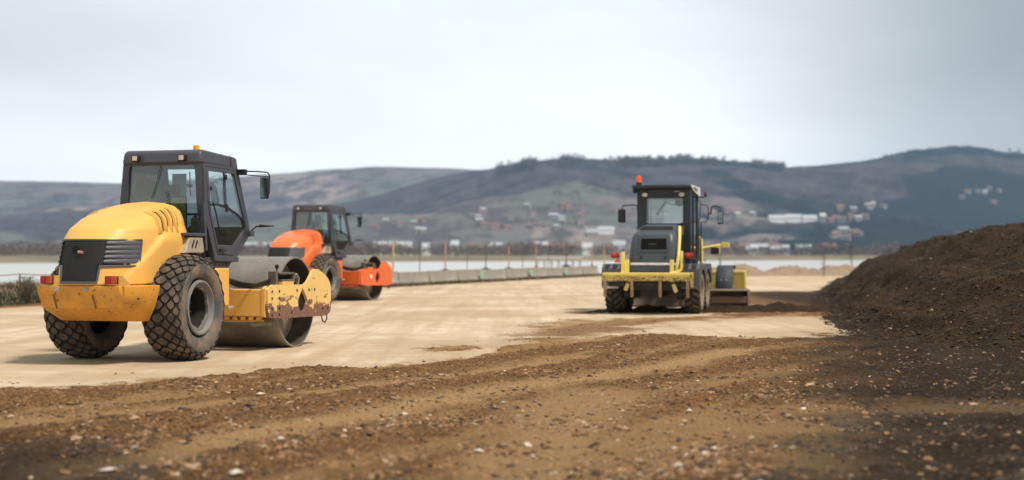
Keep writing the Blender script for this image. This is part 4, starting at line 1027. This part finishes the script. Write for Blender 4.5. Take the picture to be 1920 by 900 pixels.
    for yv in (.41, -.38):
        m = MB(); m.box(.66, .735, yv-.065, yv+.055, 2.955, 3.055, 0); wl = m.build('work_light', BLK, root, bevel=.012)
        m = MB(); m.box(.652, .659, yv-.045, yv+.035, 2.97, 3.04, 0); m.build('lens', LENS, wl, bevel=.003)
    if not orange:
        m = MB(); m.cyl((1.62, -.12, 3.12), .055, .07, 14, 'z', 0); bc = m.build('beacon', ORL, root)
        m = MB(); m.lathe([(0, .052), (.10, .050), (.115, .038), (.118, .001)], (1.62, -.12, 3.15), 16, 0, 'z'); m.build('lens', AMB, bc, smooth=True)
    for sg in (-1, 1):
        m = MB(); m.tube([(1.95, sg*.72, 2.86), (2.0, sg*.98, 2.855), (2.02, sg*1.15, 2.84), (2.02, sg*1.19, 2.80), (2.01, sg*1.19, 2.50)], .012, 6)
        m.tube([(1.96, sg*.84, 2.80), (2.02, sg*1.18, 2.77)], .009, 6); m.box(1.90, 2.02, min(sg*.64, sg*.80), max(sg*.64, sg*.80), 2.80, 2.89)
        mr_ = m.build('mirror_arm', BLK, root, smooth=True)
        m = MB(); y0, y1 = sorted((sg*1.05, sg*1.20)); m.box(1.955, 2.0, y0, y1, 2.42, 2.76); m.build('mirror_housing', BLK, mr_, bevel=.02)
        m = MB(); m.box(1.948, 1.954, y0+.012, y1-.012, 2.435, 2.745); m.build('mirror_face', MIRR, mr_, bevel=.003)
    m = MB(); m.tube([(2.28, -.72, 1.90), (2.33, -.80, 1.99), (2.34, -1.0, 2.0)], .014, 6); m.tube([(2.34, -.86, 2.0), (2.34, -1.12, 1.995)], [.028, .008], 6); m.build('step_mirror', BLK, root)
    m = MB(); m.prism([(.05, 1.56), (.10, 1.60), (.20, 1.80), (.60, 1.80), (.66, 1.60), (.62, 1.56)], lambda u, v, q: (u, q, v), -.78, -.60); m.build('cab_mount', BEIGEM, root, bevel=.015)
    m = MB()
    for x in (.27, .37): m.bar((x, -.783, 1.64), (x+.07, -.783, 1.75), .004, .035, (0, 1, 0))
    m.build('mount_slot', BLK, root)
    m = MB(); m.box(.10, .70, -.80, -.66, 1.815, 1.86); m.build('mount_rail', CABG, root, bevel=.01)
    m = MB(); m.box(.62, .95, -.64, .64, 1.15, 1.88); m.build('engine_bay', VOID, root)
    # ---- wheels
    roller_wheel(root, 0, -.80, -1); roller_wheel(root, 0, .80, 1)
    # ---- drum and yoke
    X0 = 3.30
    m = MB(); m.lathe([(-1.05, .722), (-1.05, .752), (1.05, .752), (1.05, .722)], (0, 0, 0), 96, 0, 'y', True); dr = m.build('drum', [DRUM, STEELG], root, smooth=True, ang=30)
    for p in dr.data.polygons:
        if math.hypot(p.center.x, p.center.z) < .735: p.material_index = 1
    dr.location = (X0, 0, .752)
    for sg in (-1, 1):
        m = MB(); yv = sg*.70; n = 60
        ro = [(math.cos(2*math.pi*k/n)*.722, yv, math.sin(2*math.pi*k/n)*.722) for k in range(n)]
        ri = [(math.cos(2*math.pi*k/n)*.47, yv, math.sin(2*math.pi*k/n)*.47) for k in range(n)]
        m.add(ro+ri, [(k, (k+1) % n, n+(k+1) % n, n+k) for k in range(n)])
        for k in range(4):
            a = k*math.pi/2+.5; m.bar((math.cos(a)*.2, yv, math.sin(a)*.2), (math.cos(a)*.50, yv, math.sin(a)*.50), .02, .26, (0, 1, 0))
        m.cyl((0, yv, 0), .27, .04, 30)
        m.build('drum_disc', [BEIGEM], dr)
        m = MB(); m.disc((0, sg*.55, 0), .72, 40); m.cyl((0, sg*.86, 0), .16, .34, 24); m.build('drum_motor', DARKM, dr, smooth=True)
    m = MB(); m.box(1.97, 2.32, -1.10, 1.10, .56, .985); m.build('crossbeam', PNT, root, bevel=.012)
    m = MB()
    for k in range(15): m.box(1.975, 2.03, -1.06+k*.14, -.985+k*.14, .50, .558)
    m.box(1.99, 2.05, -1.08, 1.08, .478, .502); m.build('scraper', YELW if not orange else PW, root)
    m = MB(); m.box(2.40, 2.52, -1.0, 1.0, .395, .455); m.box(2.0, 2.5, -.95, -.86, .40, .46); m.build('scraper_blade', simple('worn_scraper', (.25, .22, .18), .7), root, bevel=.01)
    PL = [(1.98, 1.02), (2.05, 1.06), (3.36, 1.04), (3.48, 1.08), (3.72, 1.28), (3.86, 1.30), (4.14, 1.22), (4.38, 1.10), (4.44, .98), (4.45, .60), (4.40, .52), (4.25, .485), (2.05, .52), (1.98, .58)]
    # plate with teardrop opening: outer loop and hole loop of equal count
    def resample(P, n):
        P = [V(p) for p in P]; P2_ = P+[P[0]]; L = [0]
        for a, b in zip(P2_[:-1], P2_[1:]): L.append(L[-1]+np.linalg.norm(b-a))
        out = []
        for k in range(n):
            t = L[-1]*k/n; i = max(j for j in range(len(P)) if L[j] <= t+1e-9); a, b = P2_[i], P2_[i+1]; s = (t-L[i])/max(L[i+1]-L[i], 1e-9); out.append(tuple(a+(b-a)*s))
        return out
    for sg in (-1, 1):
        n = 72; cx, cz = 3.28, .76
        out = [None]*n; hole = []
        Pd = resample(PL, 900)
        for k in range(n):
            a = 2*math.pi*k/n
            out[k] = min(Pd, key=lambda p: abs(math.atan2(math.sin(math.atan2(p[1]-cz, p[0]-cx)-a), math.cos(math.atan2(p[1]-cz, p[0]-cx)-a))))
            r_ = .185; hx_ = r_*math.cos(a)*(.95 if math.sin(a) < 0 else (1-math.sin(a)**1.5*.98)); hz_ = (.17 if math.sin(a) < 0 else .24)*math.sin(a)
            hole.append((cx+hx_, cz+hz_))
        m = MB(); m.ring(out, hole, lambda u, v, q, sg=sg: (u, sg*q, v), 1.135, 1.185)
        pl = m.build('side_plate', PR, root, bevel=.006)
        m = MB()
        for (bx, bz_) in ((2.12, .95), (2.12, .84), (2.38, .95), (2.38, .84), (2.12, .68), (2.12, .58), (2.38, .68), (2.38, .58), (3.05, .95), (3.52, .95), (3.75, .95), (2.85, .60), (4.3, .62), (4.1, .62)):
            m.cyl((bx, sg*1.19, bz_), .020, .014, 8)
        m.build('plate_bolt', DARKM if not orange else PW, pl)
        m = MB(); m.box(2.02, 4.2, sg*1.10-.03, sg*1.10+.03, .56, .72) if False else m.box(2.30, 3.9, min(sg*1.07, sg*1.13), max(sg*1.07, sg*1.13), .58, .98)
        m.box(3.1, 3.45, min(sg*.86, sg*1.08), max(sg*.86, sg*1.08), .60, .92)
        m.build('yoke_arm', VOID, root, bevel=.01)
        m = MB(); m.prism([(1.96, .56), (1.96, 1.0), (2.06, 1.04), (2.06, .54)], lambda u, v, q, sg=sg: (u, sg*q, v), 1.08, 1.134); m.build('beam_end', PNT, root)
    m = MB(); m.box(4.15, 4.38, -1.13, 1.13, .60, 1.0); m.build('front_beam', PNT, root, bevel=.012)
    m = MB(); m.tube([(4.10, -1.16, .49), (4.12, -1.17, .40), (4.22, -1.17, .37), (4.30, -1.17, .43), (4.32, -1.16, .50)], .012, 6); m.build('tow_hook', DARKM, root)
    # hoses and valve block on the plate
    m = MB()
    for k in range(4):
        o = .022*k
        m.tube([(1.52, -.74+o, 1.16-o*.5), (1.75, -.84+o, 1.10-o), (2.0, -.95+o*.6, 1.07-o), (2.25, -1.03+o*.4, 1.12-o), (2.5, -1.06+o*.4, 1.20-o), (3.05, -1.08+o*.4, 1.205-o)], .015, 6)
    m.build('hose_bundle', BLK, root, smooth=True)
    m = MB(); m.box(2.36, 2.44, -1.14, -1.00, 1.04, 1.27); m.box(2.55, 3.0, -1.16, -1.0, 1.10, 1.135); m.box(2.5, 3.06, -1.15, -1.02, 1.215, 1.25); m.box(3.0, 3.06, -1.15, -1.0, 1.08, 1.25); m.build('valve_block', simple('dusty_dark_metal', (.13, .11, .09), .7, .2, .4, 9), root, bevel=.006)
    m = MB(); m.box(2.55, 2.95, -1.18, -1.08, 1.035, 1.10); m.build('hose_guard', PNT, root, bevel=.008)
    m = MB(); m.tube([(2.58, -1.05, 1.25), (2.58, -1.05, 1.32)], .012, 6); m.lathe([(-.03, .001), (-.02, .035), (.02, .035), (.03, .001)], (2.58, -1.05, 1.345), 12, 0, 'y'); m.build('lifting_eye', BLK, root)
    m = MB()
    for k in range(3): m.tube([(3.06, -1.10+.03*k, 1.20), (3.2, -1.11+.03*k, 1.22-.02*k), (3.30, -1.11+.03*k, 1.15), (3.28+.02*k, -1.1+.03*k, 1.04)], .011, 6)
    m.build('hose_loop', BEIGEM, root, smooth=True)
    if orange:
        m = MB(); m.cyl((2.75, -1.192, .80), .075, .01, 20); m.build('round_sticker', WHT, root)
    return root

def fwd(ox, oy, th, dx):
    return (ox+math.sin(math.radians(th))*dx, oy+math.cos(math.radians(th))*dx, 0)
TY, TO, TG = 16.7, 19.5, 14.5
roller('road_roller', YEL, YELW, YELR, fwd(-5.556, 22.16, TY, 0), TY, 'yellow road roller with a grey cab, chipped rusty drum frame and diamond-tread tyres')
roller('road_roller', ORA, ORAW, ORAW, fwd(-6.612, 47.67, TO, -.25), TO, 'orange road roller parked behind the yellow one, same grey cab and smooth drum', True)

def bent(m, poly_rows): pass
def grader():
    th = TG; root = empty('motor_grader', fwd(3.736, 39.23, th, 0)); root.rotation_euler = (0, 0, math.radians(90-th))
    tag(root, 'dark grey motor grader with a lemon yellow rear ripper beam, seen from behind', 'grader')
    RB = simple('black_tyre_rubber', (.030, .027, .024), .9, 0, .5, 6)
    wh = roller_wheel(root, 0, -1.03, -1, 'chevron', .55, .42, .40, WHEELB, .33)
    for (x, y) in ((0, 1.03), (1.14, -1.03), (1.14, 1.03), (5.55, -1.22), (5.55, .95)):
        c = wh.copy(); lk(c, root); t_ = wh.children[0].copy(); lk(t_, c); c.location = (x, y, wh.location.z)
        c.rotation_euler = (0, random.uniform(0, 3), math.pi if y > 0 else 0)
    c0 = -.07
    # ---- ripper beam across the back
    m = MB(); m.box(-1.28, -1.08, -1.15, 1.15, 1.0, 1.075); bm_ = m.build('ripper_beam', LEM, root, bevel=.012)
    m = MB(); m.box(-1.285, -1.10, -1.155, 1.155, .86, .998); m.box(-1.305, -1.20, -1.17, -1.10, .70, 1.06); m.build('rusty_edge', LEMW, bm_, bevel=.01)
    m = MB(); m.box(-1.16, -.95, -1.02, 1.02, .72, .838); m.build('beam_mount', DARKM, root, bevel=.01)
    for i, y in enumerate((1.08, .39, -.33, -1.03)):
        m = MB(); m.prism([(-1.30, .86), (-1.22, .86), (-1.22, .70), (-1.19, .62), (-1.23, .46), (-1.29, .45), (-1.31, .60), (-1.33, .70)], lambda u, v, q, y=y: (u-.02, y+q, v), -.032, .032)
        m.build('ripper_tine', simple('ochre_rusty_tine', (.30, .17, .085), .85, 0, .45, 12), root, bevel=.006)
    m = MB(); m.bar((-1.12, .46, .90), (-1.16, .58, .62), .05, .10, (1, 0, 0)); m.bar((-1.12, -.60, .90), (-1.16, -.73, .58), .05, .10, (1, 0, 0)); m.build('ripper_link', LEM, root, bevel=.01)
    for sg in (1, -1):      # upright arms and lamps
        m = MB()
        if sg > 0:
            m.box(-1.20, -1.10, .60, .685, 1.05, 1.60); m.box(-1.10, -1.02, .50, .58, 1.05, 1.40); m.prism([(.60, 1.07), (.60, 1.40), (.52, 1.07)], lambda u, v, q: (q, u, v), -1.19, -1.12)
        else:
            m.tube([(-1.14, -.86, 1.62), (-1.14, -.86, 1.25), (-1.14, -.84, 1.15), (-1.14, -.76, 1.09), (-1.14, -.66, 1.08)], .040, 8); m.box(-1.20, -1.10, -.66, -.565, 1.05, 1.40); m.tube([(-.9, -.68, 1.12), (-.85, -.74, 1.5), (-.4, -.70, 2.0), (-.1, -.66, 2.25)], .045, 8)
        m.build('lift_arm', LEM, root, bevel=.01)
        y0, y1 = (.72, .97) if sg > 0 else (-1.17, -.93)
        m = MB(); m.tube([(-1.13, y0+.02, 1.51), (-1.13, y1-.02, 1.51)], .068, 12); tl = m.build('taillight', REDL, root, bevel=.01)
        m = MB(); m.tube([(-1.19, (y0+y1)/2-.04, 1.515), (-1.19, (y0+y1)/2+.05, 1.515)], .028, 8); m.build('orange_lens', ORL, tl)
    m = MB(); m.prism([(.68, 1.33), (.86, 1.33), (.77, 1.46)], lambda u, v, q: (q, u, v), -1.19, -1.17); m.build('reflector', simple('faded_red', (.5, .09, .07), .6), root)
    # ---- rear hood
    rows = [(.62, 1.05, -.88), (.62, 1.38, -.90), (.585, 1.80, -.84), (.555, 2.04, -.78), (.53, 2.12, -.62), (.505, 2.26, -.05), (.49, 2.33, .55)]
    m = MB(); n_ = 18; vs = []; 
    def hp_(w_, z, x, t):   # rounded rear edge across the width
        y = w_*math.sin(t*math.pi/2*.999) if abs(t) <= 1 else 0
        return y
    for (w_, z, x) in rows:
        r_ = [(.55, c0-w_-.01, z)]
        for k in range(n_+1):
            t = -1+2*k/n_; y = w_*spow(math.sin(t*math.pi/2), 1) if 0 else w_*math.copysign(1-(1-abs(t))**1.6, t); ed = max(0, (abs(y)/w_-.78)/.22); r_.append((x+.10*ed**2+.03*(abs(y)/w_)**2, c0+y, z-.05*ed**2*(z > 2)))
        r_.append((.55, c0+w_+.01, z)); vs += r_
    q = n_+3; m.add(vs, [(i*q+k, i*q+k+1, (i+1)*q+k+1, (i+1)*q+k) for i in range(len(rows)-1) for k in range(q-1)])
    hd = m.build('engine_hood', GHOOD, root, smooth=True, ang=45)
    m = MB(); m.box(-.86, .5, c0-.60, c0+.60, .62, 1.10); m.box(.2, .8, c0-.58, c0+.58, 1.1, 2.2); m.box(-.6, 3.2, -.28, .28, .45, .95); m.build('chassis', DARKM, root, bevel=.01)
    m = MB(); m.ring([(-.40, 1.61), (.40, 1.61), (.36, 1.98), (-.36, 1.98)], [(-.345, 1.655), (.345, 1.655), (.325, 1.94), (-.325, 1.94)], lambda u, v, q: (float(np.interp(v, [1.38, 1.8, 2.04], [-.90, -.84, -.78]))-q, c0-.03+u, v), .0, .02)
    m.build('grille_frame', GHOOD, hd, bevel=.004)
    m = MB(); m.prism([(-.34, 1.66), (.34, 1.66), (.32, 1.935), (-.32, 1.935)], lambda u, v, q: (float(np.interp(v, [1.38, 1.8, 2.04], [-.90, -.84, -.78]))-q, c0-.03+u, v), .003, .006)
    for k in range(6): m.box(-.885+.012*k, -.875+.012*k, c0-.35, c0+.29, 1.69+.043*k, 1.70+.043*k)
    m.build('grille', VOID, hd)
    m = MB(); m.prism([(-.44, 0), (.44, 0), (.40, .28), (-.40, .28)], lambda u, v, q: (-.42+v*1.2, c0-.02+u, 2.160+v*.30+q), .012, .022); m.build('top_vent', BLK, hd)
    m = MB(); m.box(-.935, -.915, c0-.60, c0+.56, 1.265, 1.325); m.build('white_strip', WHT, hd)
    m = MB(); m.box(-.925, -.905, c0-.61, c0+.60, 1.09, 1.245); m.box(-.935, -.92, c0-.14, c0+.06, 1.17, 1.20); m.build('lower_panel', GHOOD, hd, bevel=.006)
    m = MB(); m.box(-.935, -.91, c0+.26, c0+.32, 1.42, 1.50); m.box(-.935, -.91, c0-.36, c0-.30, 1.42, 1.50); m.build('hood_catch', BLK, hd, bevel=.01)
    m = MB(); m.tube([(.25, -.66, 1.95), (.25, -.66, 2.18), (.20, -.67, 2.30)], [.06, .055, .045], 10); m.build('exhaust_pipe', RUSTY, root, smooth=True)
    m = MB(); m.tube([(.20, -.67, 2.30), (.18, -.68, 2.36)], .045, 10); m.tube([(.05, -.70, 1.3), (.05, -.70, 2.05)], .05, 10); m.build('exhaust_tip', BLK, root, smooth=True)
    # ---- tandem fenders
    for sg in (-1, 1):
        m = MB(); arch = []
        for cx in (1.14, 0):
            for k in range(9):
                a = math.radians(20+140*k/8); arch.append((cx+.64*math.cos(a), .56+.60*math.sin(a)))
        P_ = [(-.80, .70), (-.80, 1.16), (-.62, 1.29), (1.62, 1.29), (1.86, 1.12), (1.90, .80)]+arch
        m.prism(P_, lambda u, v, q, sg=sg: (u, sg*q, v), .80, 1.262)
        f_ = m.build('fender', GFEND, root)
        m = MB()
        for (a, b) in ((.86, .98), (1.06, 1.18)): y0, y1 = sorted((sg*a, sg*b)); m.prism([(-.795, 1.135), (-.65, 1.265)], lambda u, v, q: (u, q, v), y0, y1) if 0 else m.add([(-.79, y0, 1.18), (-.79, y1, 1.18), (-.64, y1, 1.285), (-.64, y0, 1.285)], [(0, 1, 2, 3)])
        for p in range(len(m.v)): m.v[p] = (m.v[p][0]-.01, m.v[p][1], m.v[p][2]+.006)
        m.build('fender_step', BLK, f_)
        m = MB(); y0, y1 = sorted((sg*.82, sg*1.25)); m.box(-.86, -.83, y0, y1, .66, .72); m.build('mudflap_strip', GALV if sg > 0 else GFEND, f_)
        m = MB(); m.box(-.35, 1.5, min(sg*.62, sg*.80), max(sg*.62, sg*.80), .38, .72); m.build('tandem_case', DARKM, root, bevel=.03)
    # ---- cab
    y0, y1 = -.84, .58; m = MB()
    m.box(.62, .72, y1-.25, y1, 1.2, 3.28); m.box(.62, .72, y0, y0+.20, 1.2, 3.28); m.box(.615, .72, y0+.2, y1-.25, 3.03, 3.28); m.box(.615, .72, y0+.2, y1-.25, 2.26, 2.36)
    for (x, wv) in ((.66, .09), (1.35, .05), (2.15, .10)):
        for y in (y0+.03, y1-.03): m.box(x-wv/2, x+wv/2, y-.035, y+.03, 1.15, 3.27)
    for y in (y0, y1-.06): m.box(.7, 2.1, y, y+.06, 3.10, 3.26); m.box(.7, 2.1, y, y+.06, 1.15, 1.35)
    m.box(2.12, 2.2, y0, y1, 3.05, 3.26); m.box(2.12, 2.2, y0, y1, 1.15, 2.0); m.box(.65, 2.15, y0+.02, y1-.02, 1.08, 1.2)
    cb = m.build('cab', CABD, root, bevel=.012)
    m = MB(); m.box(.48, 2.32, -.86, .70, 3.27, 3.375); m.prism([(.56, .70), (.70, .70), (.70, .58), (.56, .58)], lambda u, v, q: (u, v, q), 3.16, 3.27) ; m.build('roof', CABD, cb, bevel=.03)
    m = MB(); m.prism([(.50, 3.375), (2.30, 3.365), (2.34, 3.15), (2.15, 3.12), (.95, 3.235), (.52, 3.34)], lambda u, v, q: (u, q, v), -.885, -.862); sk = m.build('roof_side_panel', WHT, cb)
    m = MB()
    for (a, b) in (((.9, 3.31), (1.25, 3.28)), ((1.25, 3.28), (1.2, 3.33)), ((1.2, 3.33), (1.7, 3.27)), ((1.5, 3.23), (1.75, 3.30)), ((1.1, 3.25), (1.4, 3.25))): m.bar((a[0], -.888, a[1]), (b[0], -.888, b[1]), .004, .035, (0, 1, 0))
    m.build('roof_emblem', BLK, cb)
    m = MB()
    for k in range(3): m.box(.608, .612, -.56+.05*k, -.525+.05*k, 3.19, 3.215)
    m.build('rear_lettering', GALV, cb)
    def pn(p, nm): m = MB(); m.add(p, [tuple(range(len(p)))]); m.build(nm, GLASS, cb)
    pn([(.67, y0+.2, 2.36), (.67, y1-.25, 2.36), (.67, y1-.25, 3.03), (.67, y0+.2, 3.03)], 'rear_window')
    pn([(2.15, y0+.06, 2.0), (2.15, y1-.06, 2.0), (2.15, y1-.06, 3.05), (2.15, y0+.06, 3.05)], 'windscreen')
    for y in (y0+.03, y1-.03): pn([(.7, y, 1.35), (2.1, y, 1.35), (2.1, y, 3.1), (.7, y, 3.1)], 'side_window')
    m = MB(); m.box(1.0, 1.5, -.40, .10, 1.6, 1.75); m.box(.98, 1.10, -.38, .08, 1.75, 2.35); m.build('seat', SEATM, cb, bevel=.04)
    m = MB(); m.tube([(2.05, .02, 3.05), (2.05, .10, 2.90), (2.05, .30, 2.62)], .014, 5); m.tube([(2.04, .02, 2.97), (2.04, .22, 2.72), (2.04, .25, 2.60)], .016, 5); m.tube([(2.05, .0, 2.96), (2.05, -.22, 2.88)], .014, 5); m.tube([(1.4, .33, 2.2), (1.4, .33, 3.0)], .012, 5); m.build('wiper', BLK, cb)
    m = MB(); m.lathe([(-.10, .001), (-.06, .10), (.02, .13), (.10, .09), (.12, .001)], (1.6, -.40, 2.93), 14, 0, 'z'); m.build('cab_fan', simple('dark_blue_plastic', (.01, .02, .05), .5), cb, smooth=True)
    m = MB(); m.box(1.7, 2.05, -.5, .3, 1.3, 2.15); m.build('console', BLK, cb, bevel=.02)
    for yv in (.36, -.62):
        m = MB(); m.lathe([(-.03, .001), (-.03, .05), (0, .06), (.03, .06)], (.60, yv, 3.115), 16, 0, 'x'); wl = m.build('work_light', BLK, root, smooth=True)
        m = MB(); m.lathe([(-.012, .001), (-.008, .05), (0, .055)], (.572, yv, 3.115), 16, 0, 'x'); o = m.build('lens', LENS, wl, smooth=True)
        for p in o.data.vertices: p.co.y = yv+(p.co.y-yv)*1.45
        for p in wl.data.vertices: p.co.y = yv+(p.co.y-yv)*1.45
    m = MB(); m.cyl((.60, .53, 3.41), .075, .08, 14, 'z'); bc = m.build('beacon', BLK, root)
    m = MB(); m.lathe([(0, .07), (.14, .068), (.17, .05), (.175, .001)], (.60, .53, 3.45), 16, 0, 'z'); m.build('lens', simple('orange_beacon_lens', (.95, .10, .01), .2, 0, .05), bc, smooth=True)
    # mirrors
    m = MB(); m.tube([(1.2, .58, 2.62), (1.25, .66, 2.72), (1.3, .70, 2.85), (1.35, .80, 2.88), (1.4, 1.10, 2.86), (1.4, 1.14, 2.75)], .018, 6); ma = m.build('mirror_arm', BLK, root, smooth=True)
    m = MB(); m.box(1.36, 1.43, 1.03, 1.24, 2.40, 2.77); m.build('mirror_housing', BLK, ma, bevel=.035)
    m = MB(); m.tube([(2.1, -.84, 3.02), (2.1, -.92, 2.98), (2.1, -.90, 2.55), (2.1, -.86, 2.4)], .014, 6); m.tube([(2.1, -.92, 2.90), (2.1, -1.10, 2.88), (2.1, -1.13, 2.80), (2.1, -1.12, 2.50), (2.1, -1.05, 2.42), (2.1, -.90, 2.42)], .014, 6)
    m.tube([(2.1, -1.13, 2.62), (2.1, -1.20, 2.66), (2.1, -1.22, 2.82), (2.1, -1.28, 2.86), (2.1, -1.44, 2.83), (2.1, -1.47, 2.76)], .02, 6); ma = m.build('mirror_arm', BLK, root, smooth=True)
    m = MB(); m.box(2.06, 2.12, -1.54, -1.38, 2.36, 2.73); m.build('mirror_housing', BLK, ma, bevel=.03)
    m = MB(); m.box(2.052, 2.058, -1.52, -1.40, 2.40, 2.70); m.build('mirror_face', MIRR, ma)
    m = MB(); m.tube([(2.1, -.82, 3.10), (2.1, -1.02, 3.10), (2.1, -1.05, 3.14)], .018, 6); m.tube([(2.1, -1.05, 3.10), (2.1, -1.05, 3.22)], .03, 8); lp = m.build('front_lamp', BLK, root)
    m = MB(); m.lathe([(0, .034), (.06, .03), (.065, .001)], (2.1, -1.05, 3.2), 10, 0, 'z'); m.build('red_cap', REDL, lp)
    # handrails along the cab steps
    m = MB(); m.tube([(1.4, -.90, 1.25), (1.4, -.91, 2.95)], .012, 6); m.tube([(2.1, -.93, 1.3), (2.1, -.93, 2.4)], .018, 6); m.tube([(1.75, -.92, 1.35), (1.75, -.92, 2.5)], .012, 6); m.build('handrail', BLK, root)
    m = MB(); m.box(1.0, 2.3, -.98, -.80, 1.16, 1.22); m.box(1.1, 1.5, -.92, -.78, 1.22, 1.42); m.build('cab_step', CABD, root, bevel=.01)
    # ---- front frame, drawbar, blade
    m = MB(); m.tube([(2.1, -.1, 1.25), (2.8, -.14, 1.62), (4.2, -.18, 1.66), (5.3, -.2, 1.42), (5.9, -.2, 1.05)], [.17, .17, .16, .15, .15], 10); m.box(5.40, 5.70, -.95, .72, .45, .68); m.build('front_frame', LEM, root, bevel=.02)
    m = MB(); m.tube([(2.7, -.86, 1.15), (2.7, -.86, 1.70), (2.72, -.84, 1.95), (2.74, -.80, 2.02)], .055, 8); m.tube([(2.7, -.86, 1.66), (2.72, -.95, 1.72), (2.8, -1.30, 1.78), (2.85, -1.42, 1.79)], .042, 8); m.box(2.78, 2.92, -1.62, -1.40, 1.72, 1.86)
    m.build('lift_cylinder_arm', LEM, root, bevel=.012)
    m = MB(); m.tube([(2.8, -1.2, 1.74), (2.8, -1.2, 1.66)], .02, 6); m.box(2.76, 2.82, -1.37, -1.10, 1.53, 1.74, 0); wm = m.build('low_mirror', LEM, root, bevel=.02)
    m = MB(); m.box(2.74, 2.757, -1.35, -1.12, 1.545, 1.725); m.build('mirror_face', BLK, wm, bevel=.008)
    m = MB()
    def bl(u, v, q=0): # curved mouldboard, end seen from behind
        z = .04+.52*v; x = 3.15+.95*(1-u)+.10*math.sin(math.pi*v); y = -2.02+3.7*u; return (x, y, z)
    m.grid(lambda u, v: bl(u, v), 14, 8); b_ = m.build('mouldboard', paint('muddy_blade_steel', (.15, .11, .08), .7, .6, (.10, .07, .045), 5, bump=.3), root, smooth=True)
    md = b_.modifiers.new('s', 'SOLIDIFY'); md.thickness = .035
    m = MB(); m.box(3.55, 4.18, -2.03, -.95, .50, .535); m.build('blade_top_plate', paint('dusty_plate', (.30, .235, .17), .8, .5), b_, bevel=.006)
    m = MB(); m.prism([(3.72, .03), (4.3, .03), (4.3, .42), (4.15, .54), (3.80, .54), (3.72, .40)], lambda u, v, q: (u, q, v), -2.055, -2.025); m.box(3.70, 3.80, -2.0, -1.0, .16, .34); m.build('blade_end_bit', paint('rusty_end', (.17, .115, .08), .8, .5), b_, bevel=.008)
    m = MB(); m.lathe([(-.04, .45), (-.04, .58), (.04, .58), (.04, .45)], (3.2, -.15, .78), 36, 0, 'z', True); m.bar((3.2, -.15, .8), (5.3, -.18, .85), .5, .12); m.build('turning_circle', DARKM, root)
    # front mudguards (curved shells)
    for yc in (-1.24, .95):
        m = MB(); m.grid(lambda u, v: (5.50+.66*math.cos(math.radians(60+150*u)), yc-.245+.49*v, .56+.66*math.sin(math.radians(60+150*u))), 16, 2); f_ = m.build('front_mudguard', paint('mudguard_blue_grey', (.030, .040, .056), .6, .4, (.15, .13, .11), 4), root, smooth=True)
        md = f_.modifiers.new('s', 'SOLIDIFY'); md.thickness = .02
        for q_ in (-.08, .08):
            m = MB(); m.cyl((4.84, yc+q_, .80), .016, .01, 8, 'x'); m.build('rivet', WHT, f_)
    # front push blade
    m = MB(); m.prism([(-1.70, .40), (1.35, .40), (1.35, 1.02), (-1.70, 1.02)], lambda u, v, q: (6.55+q+(.0 if v > .9 else .05), u, v), 0, .06); m.box(6.45, 6.56, -1.69, 1.34, .98, 1.05); m.box(6.42, 6.56, -1.72, -1.66, .38, 1.04); m.build('front_blade', LEM, root, bevel=.01)
    return root
grader()
